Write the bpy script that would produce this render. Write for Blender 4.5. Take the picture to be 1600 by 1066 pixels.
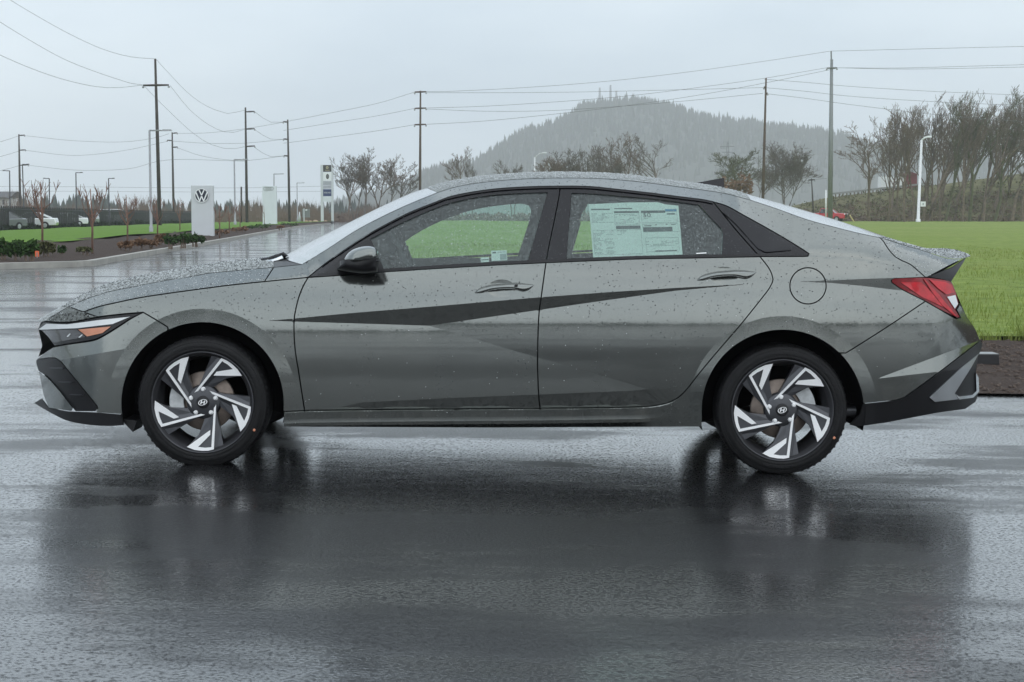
import bpy, bmesh, math, random
import numpy as np
from mathutils import Vector, Matrix
from mathutils.geometry import delaunay_2d_cdt
R = math.radians
random.seed(7)
for o in list(bpy.data.objects): bpy.data.objects.remove(o)
SC = bpy.context.scene
COL = SC.collection

# ------------------------------------------------------------------ camera
F_PX, HC, D, HZ = 2600.0, 1.19, 7.8, 338.0      # focal (1600 px wide), eye height, distance to the car's near flank, horizon row
PITCH = math.atan((533.0 - HZ) / F_PX)
cam_d = bpy.data.cameras.new('camera'); cam = bpy.data.objects.new('camera', cam_d); COL.objects.link(cam)
cam_d.sensor_width = 36.0; cam_d.lens = F_PX / 1600.0 * 36.0
cam_d.clip_start = 0.1; cam_d.clip_end = 12000
cam.location = (0, 0, HC); cam.rotation_euler = (math.pi / 2 - PITCH, 0, 0)
SC.camera = cam

# ------------------------------------------------------------------ sky and sun (overcast)
SUN_EL, SUN_ROT = R(40), R(155)
world = bpy.data.worlds.new('World'); SC.world = world; world.use_nodes = True
nt = world.node_tree; nt.nodes.clear()
wo = nt.nodes.new('ShaderNodeOutputWorld'); bg = nt.nodes.new('ShaderNodeBackground')
sky = nt.nodes.new('ShaderNodeTexSky'); sky.sky_type = 'NISHITA'; sky.sun_disc = False
sky.sun_elevation = SUN_EL; sky.sun_rotation = SUN_ROT; sky.air_density = 1.0; sky.dust_density = 3.0; sky.ozone_density = 2.0
tc = nt.nodes.new('ShaderNodeTexCoord'); mp = nt.nodes.new('ShaderNodeMapping'); mp.inputs['Scale'].default_value = (1.0, 1.0, 3.2)
nz = nt.nodes.new('ShaderNodeTexNoise'); nz.inputs['Scale'].default_value = 2.6; nz.inputs['Detail'].default_value = 5; nz.inputs['Roughness'].default_value = 0.5
cr_ = nt.nodes.new('ShaderNodeValToRGB')
cr_.color_ramp.elements[0].position = 0.30; cr_.color_ramp.elements[0].color = (4.6, 5.5, 6.4, 1)
cr_.color_ramp.elements[1].position = 0.70; cr_.color_ramp.elements[1].color = (7.2, 8.0, 8.6, 1)
mx = nt.nodes.new('ShaderNodeMix'); mx.data_type = 'RGBA'; mx.inputs[0].default_value = 0.93
nt.links.new(tc.outputs['Generated'], mp.inputs['Vector']); nt.links.new(mp.outputs[0], nz.inputs['Vector'])
nt.links.new(nz.outputs['Fac'], cr_.inputs[0])
nt.links.new(sky.outputs[0], mx.inputs[6]); nt.links.new(cr_.outputs[0], mx.inputs[7])
nt.links.new(mx.outputs[2], bg.inputs[0]); bg.inputs[1].default_value = 0.1
nt.links.new(bg.outputs[0], wo.inputs[0])
sl = bpy.data.lights.new('sun', 'SUN'); sl.energy = 1.0; sl.angle = R(150); sl.color = (1.0, 0.97, 0.93)
sun = bpy.data.objects.new('sun', sl); COL.objects.link(sun)
sun.rotation_euler = (math.pi / 2 - SUN_EL, 0, math.pi - SUN_ROT)
SC.view_settings.view_transform = 'Standard'; SC.view_settings.look = 'None'
SC.view_settings.exposure = 0.54; SC.view_settings.gamma = 1.0
SC.render.engine = 'CYCLES'
cy = SC.cycles
cy.use_denoising = True
try: cy.denoiser = 'OPENIMAGEDENOISE'
except Exception: pass
cy.max_bounces = 10; cy.transparent_max_bounces = 12; cy.volume_bounces = 3; cy.glossy_bounces = 5; cy.diffuse_bounces = 3
cy.caustics_reflective = False; cy.caustics_refractive = False; cy.sample_clamp_indirect = 4.0

# ------------------------------------------------------------------ pixel rays -> points in the place
SP, CP = math.sin(PITCH), math.cos(PITCH)
def at(px, py, y):
    """point on the ray through (px,py) at world depth y (metres ahead of the eye)"""
    dx, dy = (px - 800.0) / F_PX, -(py - 533.0) / F_PX
    t = y / (CP + dy * SP)
    return (dx * t, y, HC + (-SP + dy * CP) * t)
def P(px, py, yd): return at(px, py, D + yd)
# cross fall of the lot, read from the two tyre contacts
_c1, _c2 = P(316, 725.5, .06), P(1223, 740.5, .06)
_T = lambda x: 4.0 * math.tanh(x / 4.0)
GB = (_c2[2] - _c1[2]) / (_T(_c2[0]) - _T(_c1[0])); GA = _c1[2] - GB * _T(_c1[0])
def zg(x): return GA + GB * _T(x)
def ground_at(px, py, dz=0.0):
    y = 30.0
    for _ in range(30):
        p = at(px, py, y); h = HC - (zg(p[0]) + dz); s = (HC - p[2]) / y
        y = h / max(s, 1e-4)
    p = at(px, py, y); return (p[0], y, zg(p[0]) + dz)

# ------------------------------------------------------------------ object helpers
ORG = {}
def new_mesh_obj(name, verts, faces, mat, parent=None, smooth=False, origin=None):
    me = bpy.data.meshes.new(name)
    o = (0, 0, 0)
    if parent is not None: o = ORG.get(parent.name, (0, 0, 0))
    elif origin is not None: o = origin
    vv = [(v[0] - o[0], v[1] - o[1], v[2] - o[2]) for v in verts]
    me.from_pydata(vv, [], faces); me.update()
    if smooth: me.polygons.foreach_set('use_smooth', [True] * len(me.polygons))
    ob = bpy.data.objects.new(name, me); COL.objects.link(ob)
    if mat is not None:
        for m in (mat if isinstance(mat, (list, tuple)) else [mat]): me.materials.append(m)
    if parent is not None: ob.parent = parent; ORG[ob.name] = o
    else: ob.location = o; ORG[ob.name] = o
    return ob
def tag(o, label=None, cat=None, group=None, kind=None):
    if label: o['label'] = label
    if cat: o['category'] = cat
    if group: o['group'] = group
    if kind: o['kind'] = kind
    return o
def thing(name, loc, label=None, cat=None, group=None, parent=None):
    o = bpy.data.objects.new(name, None); COL.objects.link(o); o.empty_display_size = 0.2
    if parent is not None:
        po = ORG.get(parent.name, (0, 0, 0)); o.parent = parent
        o.location = (loc[0] - po[0], loc[1] - po[1], loc[2] - po[2])
    else: o.location = loc
    ORG[o.name] = tuple(loc)
    return tag(o, label, cat, group)
def copy_tree(o, parent=None):
    c = o.copy(); COL.objects.link(c); c.parent = parent
    for ch in list(o.children): copy_tree(ch, c)
    return c

class MB:
    def __init__(s): s.v = []; s.f = []
    def add(s, v, f):
        n = len(s.v); s.v += [tuple(x) for x in v]; s.f += [tuple(i + n for i in q) for q in f]; return s
    def box(s, c, d, rz=0.0, taper=1.0):
        x, y, z = d[0] / 2, d[1] / 2, d[2] / 2; ca, sa = math.cos(rz), math.sin(rz); v = []
        for k in (-1, 1):
            t = taper if k > 0 else 1.0
            for (i, j) in ((-1, -1), (1, -1), (1, 1), (-1, 1)):
                a, b = i * x * t, j * y * t
                v.append((c[0] + a * ca - b * sa, c[1] + a * sa + b * ca, c[2] + k * z))
        return s.add(v, [(3, 2, 1, 0), (4, 5, 6, 7), (0, 1, 5, 4), (1, 2, 6, 5), (2, 3, 7, 6), (3, 0, 4, 7)])
    def tube(s, pts, rad, n=6, caps=True):
        v = []; f = []; m = len(pts)
        for i, p in enumerate(pts):
            a = Vector(pts[max(i - 1, 0)]); b = Vector(pts[min(i + 1, m - 1)]); d = (b - a)
            d = d.normalized() if d.length > 1e-9 else Vector((0, 0, 1))
            u = d.cross(Vector((0, 0, 1)) if abs(d.z) < .95 else Vector((1, 0, 0))).normalized(); w = d.cross(u)
            r = rad[i] if isinstance(rad, (list, tuple)) else rad
            for k in range(n):
                an = 2 * math.pi * k / n; q = Vector(p) + u * (math.cos(an) * r) + w * (math.sin(an) * r); v.append(tuple(q))
        for i in range(m - 1):
            for k in range(n):
                k2 = (k + 1) % n; f.append((i * n + k, i * n + k2, (i + 1) * n + k2, (i + 1) * n + k))
        if caps: f.append(tuple(range(n))[::-1]); f.append(tuple((m - 1) * n + k for k in range(n)))
        return s.add(v, f)
    def prism(s, poly, depth_vec):
        n = len(poly); d = depth_vec
        v = list(poly) + [(p[0] + d[0], p[1] + d[1], p[2] + d[2]) for p in poly]
        f = [tuple(range(n)), tuple(range(2 * n - 1, n - 1, -1))] + [(i, i + n, (i + 1) % n + n, (i + 1) % n) for i in range(n)]
        return s.add(v, f)
    def lathe_y(s, prof, c, n=64):          # prof: list of (radius, y), axis along y
        v = []; f = []; m = len(prof)
        for (r, y) in prof:
            for k in range(n):
                a = 2 * math.pi * k / n; v.append((c[0] + r * math.cos(a), c[1] + y, c[2] + r * math.sin(a)))
        for i in range(m - 1):
            for k in range(n):
                k2 = (k + 1) % n; f.append((i * n + k, i * n + k2, (i + 1) * n + k2, (i + 1) * n + k))
        return s.add(v, f)
    def ico(s, c, r, sub=1, jitter=0.0, squash=(1, 1, 1), rnd=random):
        bm = bmesh.new(); bmesh.ops.create_icosphere(bm, subdivisions=sub, radius=1.0)
        v = []
        for q in bm.verts:
            k = 1 + rnd.uniform(-jitter, jitter); v.append((c[0] + q.co.x * r * squash[0] * k, c[1] + q.co.y * r * squash[1] * k, c[2] + q.co.z * r * squash[2] * k))
        bm.verts.index_update(); f = [tuple(x.index for x in p.verts) for p in bm.faces]; bm.free()
        return s.add(v, f)
    def build(s, name, mat, parent=None, smooth=False, origin=None):
        return new_mesh_obj(name, s.v, s.f, mat, parent, smooth, origin)
def fix_normals(o):
    bm = bmesh.new(); bm.from_mesh(o.data); bmesh.ops.recalc_face_normals(bm, faces=bm.faces[:]); bm.to_mesh(o.data); bm.free(); return o

# ------------------------------------------------------------------ materials
def new_mat(name):
    m = bpy.data.materials.new(name); m.use_nodes = True; t = m.node_tree; b = t.nodes['Principled BSDF']; return m, t, b
def N(t, typ, **kw):
    n = t.nodes.new(typ)
    for k, v in kw.items():
        if k in n.inputs: n.inputs[k].default_value = v
        else: setattr(n, k, v)
    return n
def plain(name, col, rough=.6, metal=0.0, spec=.5, var=.12, scale=8.0, bump=0.0, bscale=60.0, coat=0.0):
    """colour with mottling + optional fine relief"""
    m, t, b = new_mat(name)
    b.inputs['Roughness'].default_value = rough; b.inputs['Metallic'].default_value = metal; b.inputs['Specular IOR Level'].default_value = spec
    b.inputs['Coat Weight'].default_value = coat; b.inputs['Coat Roughness'].default_value = .05
    co = N(t, 'ShaderNodeTexCoord'); n = N(t, 'ShaderNodeTexNoise', Scale=scale, Detail=5.0)
    t.links.new(co.outputs['Object'], n.inputs['Vector'])
    r = N(t, 'ShaderNodeValToRGB')
    r.color_ramp.elements[0].position = .3; r.color_ramp.elements[1].position = .7
    r.color_ramp.elements[0].color = tuple(c * (1 - var) for c in col) + (1,); r.color_ramp.elements[1].color = tuple(min(c * (1 + var), 1) for c in col) + (1,)
    t.links.new(n.outputs['Fac'], r.inputs[0]); t.links.new(r.outputs[0], b.inputs['Base Color'])
    if bump:
        n2 = N(t, 'ShaderNodeTexNoise', Scale=bscale, Detail=4.0); t.links.new(co.outputs['Object'], n2.inputs['Vector'])
        bu = N(t, 'ShaderNodeBump', Strength=bump, Distance=.02); t.links.new(n2.outputs['Fac'], bu.inputs['Height']); t.links.new(bu.outputs[0], b.inputs['Normal'])
    return m
def drops_bump(t, b, scale, dens, strength, dist=.002, key='Normal', coat=True, streak=1.0):
    """beads of rain standing on a surface: relief only"""
    co = N(t, 'ShaderNodeTexCoord'); mp = N(t, 'ShaderNodeMapping'); mp.inputs['Scale'].default_value = (1, 1, streak)
    t.links.new(co.outputs['Object'], mp.inputs['Vector'])
    hs = None
    for sc_, dn in ((scale, dens), (scale * .45, dens * .6)):
        v = N(t, 'ShaderNodeTexVoronoi', Scale=sc_); v.feature = 'F1'; t.links.new(mp.outputs[0], v.inputs['Vector'])
        mr = N(t, 'ShaderNodeMapRange'); mr.inputs[1].default_value = .42; mr.inputs[2].default_value = .05; mr.inputs[3].default_value = 0; mr.inputs[4].default_value = 1
        mr.interpolation_type = 'SMOOTHSTEP'; t.links.new(v.outputs['Distance'], mr.inputs[0])
        sp = N(t, 'ShaderNodeSeparateColor'); t.links.new(v.outputs['Color'], sp.inputs[0])
        lt = N(t, 'ShaderNodeMath', operation='LESS_THAN'); lt.inputs[1].default_value = dn; t.links.new(sp.outputs[0], lt.inputs[0])
        mu = N(t, 'ShaderNodeMath', operation='MULTIPLY'); t.links.new(mr.outputs[0], mu.inputs[0]); t.links.new(lt.outputs[0], mu.inputs[1])
        if hs is None: hs = mu
        else:
            ad = N(t, 'ShaderNodeMath', operation='MAXIMUM'); t.links.new(hs.outputs[0], ad.inputs[0]); t.links.new(mu.outputs[0], ad.inputs[1]); hs = ad
    bu = N(t, 'ShaderNodeBump', Strength=strength, Distance=dist); t.links.new(hs.outputs[0], bu.inputs['Height'])
    t.links.new(bu.outputs[0], b.inputs['Normal'])
    if coat and 'Coat Normal' in b.inputs: t.links.new(bu.outputs[0], b.inputs['Coat Normal'])
    return hs
def paint(name, scale, dens, strength, dist):
    m, t, b = new_mat(name)
    b.inputs['Base Color'].default_value = (.215, .238, .232, 1); b.inputs['Metallic'].default_value = .95; b.inputs['Roughness'].default_value = .12
    b.inputs['Coat Weight'].default_value = 1.0; b.inputs['Coat Roughness'].default_value = .03; b.inputs['Coat IOR'].default_value = 1.55
    # metallic flake
    co = N(t, 'ShaderNodeTexCoord'); fl = N(t, 'ShaderNodeTexNoise', Scale=900.0, Detail=1.0); t.links.new(co.outputs['Object'], fl.inputs['Vector'])
    r = N(t, 'ShaderNodeValToRGB'); r.color_ramp.elements[0].position = .35; r.color_ramp.elements[1].position = .7
    r.color_ramp.elements[0].color = (.155, .167, .159, 1); r.color_ramp.elements[1].color = (.225, .240, .229, 1)
    t.links.new(fl.outputs['Fac'], r.inputs[0]); t.links.new(r.outputs[0], b.inputs['Base Color'])
    drops_bump(t, b, scale, dens, strength, dist)
    return m
M = {}
M['paint'] = paint('wet_grey_paint', 110, .22, .045, .0015)
M['paint_top'] = paint('rain_beaded_grey_paint', 60, .85, 1.0, .022)
_b = M['paint_top'].node_tree.nodes['Principled BSDF']; _b.inputs['Metallic'].default_value = .25; _b.inputs['Roughness'].default_value = .55; _b.inputs['Specular IOR Level'].default_value = .25; _b.inputs['Coat Weight'].default_value = .32
M['gloss_black'] = plain('gloss_black_trim', (.008, .008, .011), .16, var=.1, spec=.42)
_t = M['gloss_black'].node_tree; drops_bump(_t, _t.nodes['Principled BSDF'], 140, .2, .3, .0015)
M['satin_black'] = plain('satin_black_plastic', (.009, .009, .011), .42, var=.15, spec=.4, bump=.1, bscale=300)
M['dark_void'] = plain('dark_inner_body', (.006, .006, .007), .9, spec=.1, var=.05)
M['rubber'] = plain('tyre_rubber', (.0075, .0075, .0085), .6, spec=.28, var=.3, scale=20, bump=.25, bscale=90)
M['gunmetal'] = plain('gunmetal_alloy', (.06, .062, .07), .34, metal=.7, var=.08, coat=.4)
M['machined'] = plain('machined_alloy', (.93, .935, .94), .3, metal=.0, var=.02)
M['rim_barrel'] = plain('dark_alloy_barrel', (.06, .06, .066), .38, metal=.6, var=.1)
M['disc'] = plain('brake_disc_iron', (.23, .19, .165), .45, metal=.7, var=.2, scale=30)
M['caliper'] = plain('cast_aluminium', (.55, .57, .58), .45, metal=.6, var=.15, scale=40)
M['chrome'] = plain('bright_metal', (.75, .77, .78), .15, metal=1.0, var=.03)
M['silver'] = plain('silver_trim', (.42, .44, .46), .3, metal=.75, var=.05, coat=.5)
M['white_lamp'] = plain('white_lamp_plastic', (.80, .83, .84), .2, var=.03, coat=1.0)
M['amber'] = plain('amber_lens', (.66, .25, .13), .18, var=.1, scale=30, coat=1.0)
M['lamp_dark'] = plain('dark_lamp_lens', (.035, .035, .042), .12, var=.4, scale=18, coat=1.0)
M['red_lens'] = plain('red_lamp_lens', (.55, .005, .016), .15, var=.25, scale=25, coat=.3)
M['red_deep'] = plain('deep_red_lamp_lens', (.24, .004, .010), .15, var=.25, scale=25, coat=.3)
M['interior'] = plain('grey_cabin_trim', (.22, .225, .23), .8, var=.08, bump=.1, bscale=200)
M['seat'] = plain('charcoal_seat_fabric', (.045, .045, .05), .85, var=.15, bump=.2, bscale=250)
M['paper'] = plain('sticker_paper', (.90, .92, .91), .8, var=.03)
M['print'] = plain('printed_ink', (.10, .12, .13), .8, var=.1)
M['print_pale'] = plain('pale_printed_ink', (.38, .42, .43), .8, var=.1)
M['print_blue'] = plain('blue_printed_ink', (.05, .26, .48), .8, var=.1)
def glass_mat(name, tint, film, rough=.02, drops=True, reflect=1.0):
    m = bpy.data.materials.new(name); m.use_nodes = True; t = m.node_tree; t.nodes.clear()
    out = N(t, 'ShaderNodeOutputMaterial'); tr = N(t, 'ShaderNodeBsdfTransparent'); tr.inputs[0].default_value = tint + (1,)
    gl = N(t, 'ShaderNodeBsdfGlossy'); gl.inputs['Roughness'].default_value = rough
    df = N(t, 'ShaderNodeBsdfDiffuse'); df.inputs[0].default_value = (.62, .72, .72, 1)
    fr = N(t, 'ShaderNodeFresnel'); fr.inputs[0].default_value = 1.5
    mu = N(t, 'ShaderNodeMath', operation='MULTIPLY'); mu.inputs[1].default_value = reflect; t.links.new(fr.outputs[0], mu.inputs[0])
    m1 = N(t, 'ShaderNodeMixShader'); m2 = N(t, 'ShaderNodeMixShader')
    t.links.new(tr.outputs[0], m1.inputs[1]); t.links.new(df.outputs[0], m1.inputs[2])
    t.links.new(m1.outputs[0], m2.inputs[1]); t.links.new(gl.outputs[0], m2.inputs[2]); t.links.new(mu.outputs[0], m2.inputs[0])
    m1.inputs[0].default_value = film
    if drops:
        co = N(t, 'ShaderNodeTexCoord'); mp = N(t, 'ShaderNodeMapping'); mp.inputs['Scale'].default_value = (1, 1, .35); t.links.new(co.outputs['Object'], mp.inputs[0])
        n = N(t, 'ShaderNodeTexNoise', Scale=130.0, Detail=3.0); t.links.new(mp.outputs[0], n.inputs['Vector'])
        mr = N(t, 'ShaderNodeMapRange'); mr.inputs[1].default_value = .4; mr.inputs[2].default_value = .75; mr.inputs[3].default_value = film * .6; mr.inputs[4].default_value = min(film * 1.6 + .03, 1)
        t.links.new(n.outputs['Fac'], mr.inputs[0])
        class _B: pass
        hb = _B(); hb.inputs = {'Normal': gl.inputs['Normal']}
        hs = drops_bump(t, hb, 170, .55, .5, .002, coat=False)
        ml = N(t, 'ShaderNodeMath', operation='MULTIPLY'); ml.inputs[1].default_value = .20; t.links.new(hs.outputs[0], ml.inputs[0])
        ad = N(t, 'ShaderNodeMath', operation='ADD', use_clamp=True); t.links.new(ml.outputs[0], ad.inputs[0]); t.links.new(mr.outputs[0], ad.inputs[1]); t.links.new(ad.outputs[0], m1.inputs[0])
    t.links.new(m2.outputs[0], out.inputs[0]); return m
M['glass'] = glass_mat('rain_wet_side_glass', (.78, .95, .89), .09)
M['windscreen'] = glass_mat('rain_wet_windscreen', (.45, .55, .55), .7, rough=.12, reflect=2.2)  # large white diffuse share stands in for the sky reflected at grazing angles
# wet asphalt
def asphalt(name='wet_asphalt', lo=(.006, .0062, .007, 1), hi=(.026, .027, .029, 1)):
    m, t, b = new_mat(name)
    co = N(t, 'ShaderNodeTexCoord')
    mpl = N(t, 'ShaderNodeMapping'); mpl.inputs['Scale'].default_value = (.35, 1.0, 1.0); t.links.new(co.outputs['Object'], mpl.inputs[0])
    big = N(t, 'ShaderNodeTexNoise', Scale=.9, Detail=6.0, Roughness=.62); t.links.new(mpl.outputs[0], big.inputs['Vector'])
    grain = N(t, 'ShaderNodeTexNoise', Scale=80.0, Detail=3.0, Roughness=.6); t.links.new(co.outputs['Object'], grain.inputs['Vector'])
    peb = N(t, 'ShaderNodeTexVoronoi', Scale=110.0); t.links.new(co.outputs['Object'], peb.inputs['Vector'])
    ripple = N(t, 'ShaderNodeTexNoise', Scale=9.0, Detail=5.0, Roughness=.6); t.links.new(mpl.outputs[0], ripple.inputs['Vector'])
    r = N(t, 'ShaderNodeValToRGB'); r.color_ramp.elements[0].position = .3; r.color_ramp.elements[1].position = .75
    r.color_ramp.elements[0].color = lo; r.color_ramp.elements[1].color = hi
    t.links.new(grain.outputs['Fac'], r.inputs[0]); t.links.new(r.outputs[0], b.inputs['Base Color'])
    # standing film: where the broad noise is high, smooth water; elsewhere the stone grain breaks the reflection
    wet = N(t, 'ShaderNodeMapRange'); wet.inputs[1].default_value = .40; wet.inputs[2].default_value = .53; wet.interpolation_type = 'SMOOTHSTEP'
    t.links.new(big.outputs['Fac'], wet.inputs[0])
    ro = N(t, 'ShaderNodeMapRange'); ro.inputs[3].default_value = .42; ro.inputs[4].default_value = .3; t.links.new(wet.outputs[0], ro.inputs[0])
    t.links.new(ro.outputs[0], b.inputs['Roughness'])
    b.inputs['Specular IOR Level'].default_value = .2; b.inputs['IOR'].default_value = 1.4; b.inputs['Coat Weight'].default_value = 1.0; b.inputs['Coat IOR'].default_value = 1.95; b.inputs['Coat Roughness'].default_value = .04
    cw = N(t, 'ShaderNodeMapRange'); cw.inputs[3].default_value = .35; cw.inputs[4].default_value = 1.0; t.links.new(wet.outputs[0], cw.inputs[0])
    cw.inputs[3].default_value = .52
    sk = N(t, 'ShaderNodeTexNoise', Scale=75.0, Detail=3.0); t.links.new(co.outputs['Object'], sk.inputs['Vector'])
    sm = N(t, 'ShaderNodeMapRange'); sm.inputs[1].default_value = .36; sm.inputs[2].default_value = .50; sm.inputs[3].default_value = .12; sm.inputs[4].default_value = 1.0; t.links.new(sk.outputs['Fac'], sm.inputs[0])
    cm = N(t, 'ShaderNodeMath', operation='MULTIPLY'); t.links.new(cw.outputs[0], cm.inputs[0]); t.links.new(sm.outputs[0], cm.inputs[1]); t.links.new(cm.outputs[0], b.inputs['Coat Weight'])
    gs = N(t, 'ShaderNodeMapRange'); gs.inputs[3].default_value = 1.0; gs.inputs[4].default_value = .35; t.links.new(wet.outputs[0], gs.inputs[0])
    mul = N(t, 'ShaderNodeMath', operation='MULTIPLY'); t.links.new(grain.outputs['Fac'], mul.inputs[0]); t.links.new(gs.outputs[0], mul.inputs[1])
    b1 = N(t, 'ShaderNodeBump', Strength=.35, Distance=.010); t.links.new(mul.outputs[0], b1.inputs['Height'])
    b2 = N(t, 'ShaderNodeBump', Strength=.015, Distance=.05); t.links.new(ripple.outputs['Fac'], b2.inputs['Height']); t.links.new(b1.outputs[0], b2.inputs['Normal'])
    t.links.new(b2.outputs[0], b.inputs['Normal'])
    b3 = N(t, 'ShaderNodeBump', Strength=.16, Distance=.010); t.links.new(mul.outputs[0], b3.inputs['Height'])
    b4 = N(t, 'ShaderNodeBump', Strength=.03, Distance=.05); t.links.new(ripple.outputs['Fac'], b4.inputs['Height']); t.links.new(b3.outputs[0], b4.inputs['Normal'])
    t.links.new(b4.outputs[0], b.inputs['Coat Normal'])
    return m
M['asphalt'] = asphalt()
def two_tone(name, c1, c2, scale, rough=.9, bump=.6, bscale=40., dist=.03, c3=None):
    m, t, b = new_mat(name); b.inputs['Roughness'].default_value = rough; b.inputs['Specular IOR Level'].default_value = .2
    co = N(t, 'ShaderNodeTexCoord'); n = N(t, 'ShaderNodeTexNoise', Scale=scale, Detail=8.0, Roughness=.65); t.links.new(co.outputs['Object'], n.inputs['Vector'])
    n2 = N(t, 'ShaderNodeTexNoise', Scale=scale * .04, Detail=4.0); t.links.new(co.outputs['Object'], n2.inputs['Vector'])
    r = N(t, 'ShaderNodeValToRGB'); r.color_ramp.elements[0].position = .32; r.color_ramp.elements[1].position = .68
    r.color_ramp.elements[0].color = c1 + (1,); r.color_ramp.elements[1].color = c2 + (1,); t.links.new(n.outputs['Fac'], r.inputs[0])
    mx = N(t, 'ShaderNodeMix', data_type='RGBA'); mr = N(t, 'ShaderNodeMapRange'); mr.inputs[1].default_value = .45; mr.inputs[2].default_value = .7; mr.inputs[4].default_value = .55
    t.links.new(n2.outputs['Fac'], mr.inputs[0]); t.links.new(mr.outputs[0], mx.inputs[0]); t.links.new(r.outputs[0], mx.inputs[6]); mx.inputs[7].default_value = (c3 or c2) + (1,)
    t.links.new(mx.outputs[2], b.inputs['Base Color'])
    n3 = N(t, 'ShaderNodeTexNoise', Scale=bscale, Detail=5.0); t.links.new(co.outputs['Object'], n3.inputs['Vector'])
    bu = N(t, 'ShaderNodeBump', Strength=bump, Distance=dist); t.links.new(n3.outputs['Fac'], bu.inputs['Height']); t.links.new(bu.outputs[0], b.inputs['Normal'])
    return m
M['grass'] = two_tone('wet_grass', (.105, .16, .024), (.24, .305, .070), 2.2, c3=(.235, .26, .085))
M['blade'] = two_tone('grass_blade', (.115, .185, .028), (.28, .335, .085), 9.0, c3=(.30, .29, .12), bump=0.0)
M['lawn'] = two_tone('mown_lawn', (.065, .150, .014), (.135, .235, .030), 3.0)
M['mulch'] = two_tone('bark_mulch', (.024, .017, .014), (.095, .068, .056), 55.0, bump=.8, bscale=90., dist=.02, c3=(.055, .039, .032))
M['earth'] = two_tone('rough_ground', (.07, .075, .03), (.13, .12, .06), .5)
M['bank'] = two_tone('scrubby_bank', (.075, .070, .036), (.165, .155, .070), .5, c3=(.115, .088, .060))
M['kerb'] = plain('concrete_kerb', (.36, .35, .32), .8, var=.2, scale=3.0, bump=.2)
M['line'] = asphalt('worn_bay_paint', (.02, .02, .021, 1), (.30, .30, .30, 1))
# ================================================================== THE CAR
def crv(pts, step=5.0):
    """Catmull-Rom through pts, resampled about every `step` px"""
    pts = [np.array(p, float) for p in pts]; out = []
    n = len(pts)
    for i in range(n - 1):
        p1, p2 = pts[i], pts[i + 1]; p0 = pts[i - 1] if i else 2 * p1 - p2; p3 = pts[i + 2] if i + 2 < n else 2 * p2 - p1
        m = max(1, int(np.linalg.norm(p2 - p1) / step))
        for k in range(m):
            t = k / m
            out.append(.5 * ((2 * p1) + (p2 - p0) * t + (2 * p0 - 5 * p1 + 4 * p2 - p3) * t * t + (3 * p1 - p0 - 3 * p2 + p3) * t ** 3))
    out.append(pts[-1]); return [tuple(p) for p in out]
def seg(*pts): 
    out = []
    for a, b in zip(pts[:-1], pts[1:]):
        m = max(1, int(math.hypot(b[0] - a[0], b[1] - a[1]) / 5.0))
        out += [(a[0] + (b[0] - a[0]) * k / m, a[1] + (b[1] - a[1]) * k / m) for k in range(m)]
    return out + [pts[-1]]
def join(*cs):
    out = []
    for c in cs:
        for p in c:
            if not out or math.hypot(p[0] - out[-1][0], p[1] - out[-1][1]) > .6: out.append(tuple(p))
    while len(out) > 2 and math.hypot(out[0][0] - out[-1][0], out[0][1] - out[-1][1]) < .6: out.pop()
    return out
def arc(c, r, a0, a1):   # degrees, 0 = right, 90 = up (screen)
    n = max(6, int(abs(a1 - a0) * math.pi / 180 * r / 5)); return [(c[0] + r * math.cos(R(a0 + (a1 - a0) * k / n)), c[1] - r * math.sin(R(a0 + (a1 - a0) * k / n))) for k in range(n + 1)]
rev = lambda c: list(reversed(c))

FW, RW, AR = (316.5, 630.5), (1223.0, 642.0), 126.0
# ---- feature curves of the flank (pixel rows/columns; metres come from P())
SHUT = crv([(130.2, 487.6), (153.7, 479.4), (179.7, 473.4), (218.7, 465.3), (259.4, 459), (300, 453.4), (345, 447.4), (377.5, 443.7), (413.2, 440.1)])
SHUT2 = crv([(413.2, 440.1), (442.5, 437.2), (481.5, 433.6)])
HCREASE = crv([(106.6, 479.1), (135, 467), (166.7, 456.4), (202.5, 449), (251, 439.3), (298.4, 432), (328.7, 426.5), (377.5, 421.8), (418, 418.2), (427.9, 417.6)])
HTOP = crv([(105.8, 476.7), (124.5, 465.3), (144, 454.7), (170, 443.4), (202.5, 434.4), (235, 428), (267.5, 422.2), (298.4, 416.6), (345, 409.2), (377.5, 406), (406.7, 403.6), (436, 401.4)])
COWL = crv([(427.9, 417.6), (450, 415.4), (471.7, 413)])
WSE = crv([(471.7, 413), (476, 410.6), (511, 389.4), (560, 357.7), (625, 325), (682.7, 300.9)])
WSC = crv([(446, 400), (478.7, 382), (527.5, 357.5), (592.5, 325), (641, 303), (668, 294.0)])
RCREASE = crv([(682.7, 300.9), (712, 292), (745, 286), (793, 281), (842, 278.5), (891, 278), (940, 279), (1000, 284), (1062, 292), (1127, 301), (1160, 309), (1173, 312.5)])
RTOP = crv([(668, 294.0), (690, 287), (712.5, 281.6), (745, 276.6), (793.7, 272), (842.5, 269.6), (891, 269.2), (940, 270.4), (965, 272), (1013.7, 277.6), (1062.5, 284), (1090, 287.5), (1127.5, 294), (1155, 300.9)])
BLE = crv([(1173, 312.5), (1213.7, 326), (1262.5, 343.4), (1311, 356.5), (1345, 365), (1374.7, 371)])
BLC = crv([(1155, 300.9), (1197.5, 313), (1262.5, 331.7), (1319, 349.6), (1352, 361.5), (1374, 369.4)])
TCUT = crv([(1374.7, 371), (1380, 376.5), (1387.7, 388.7), (1397.5, 400), (1410.5, 408), (1423.5, 414), (1446, 433.4)])
TCREASE = crv([(1374.7, 371), (1413.7, 383), (1446, 392.5), (1475, 402), (1495, 404.6), (1508, 403)])
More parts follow.
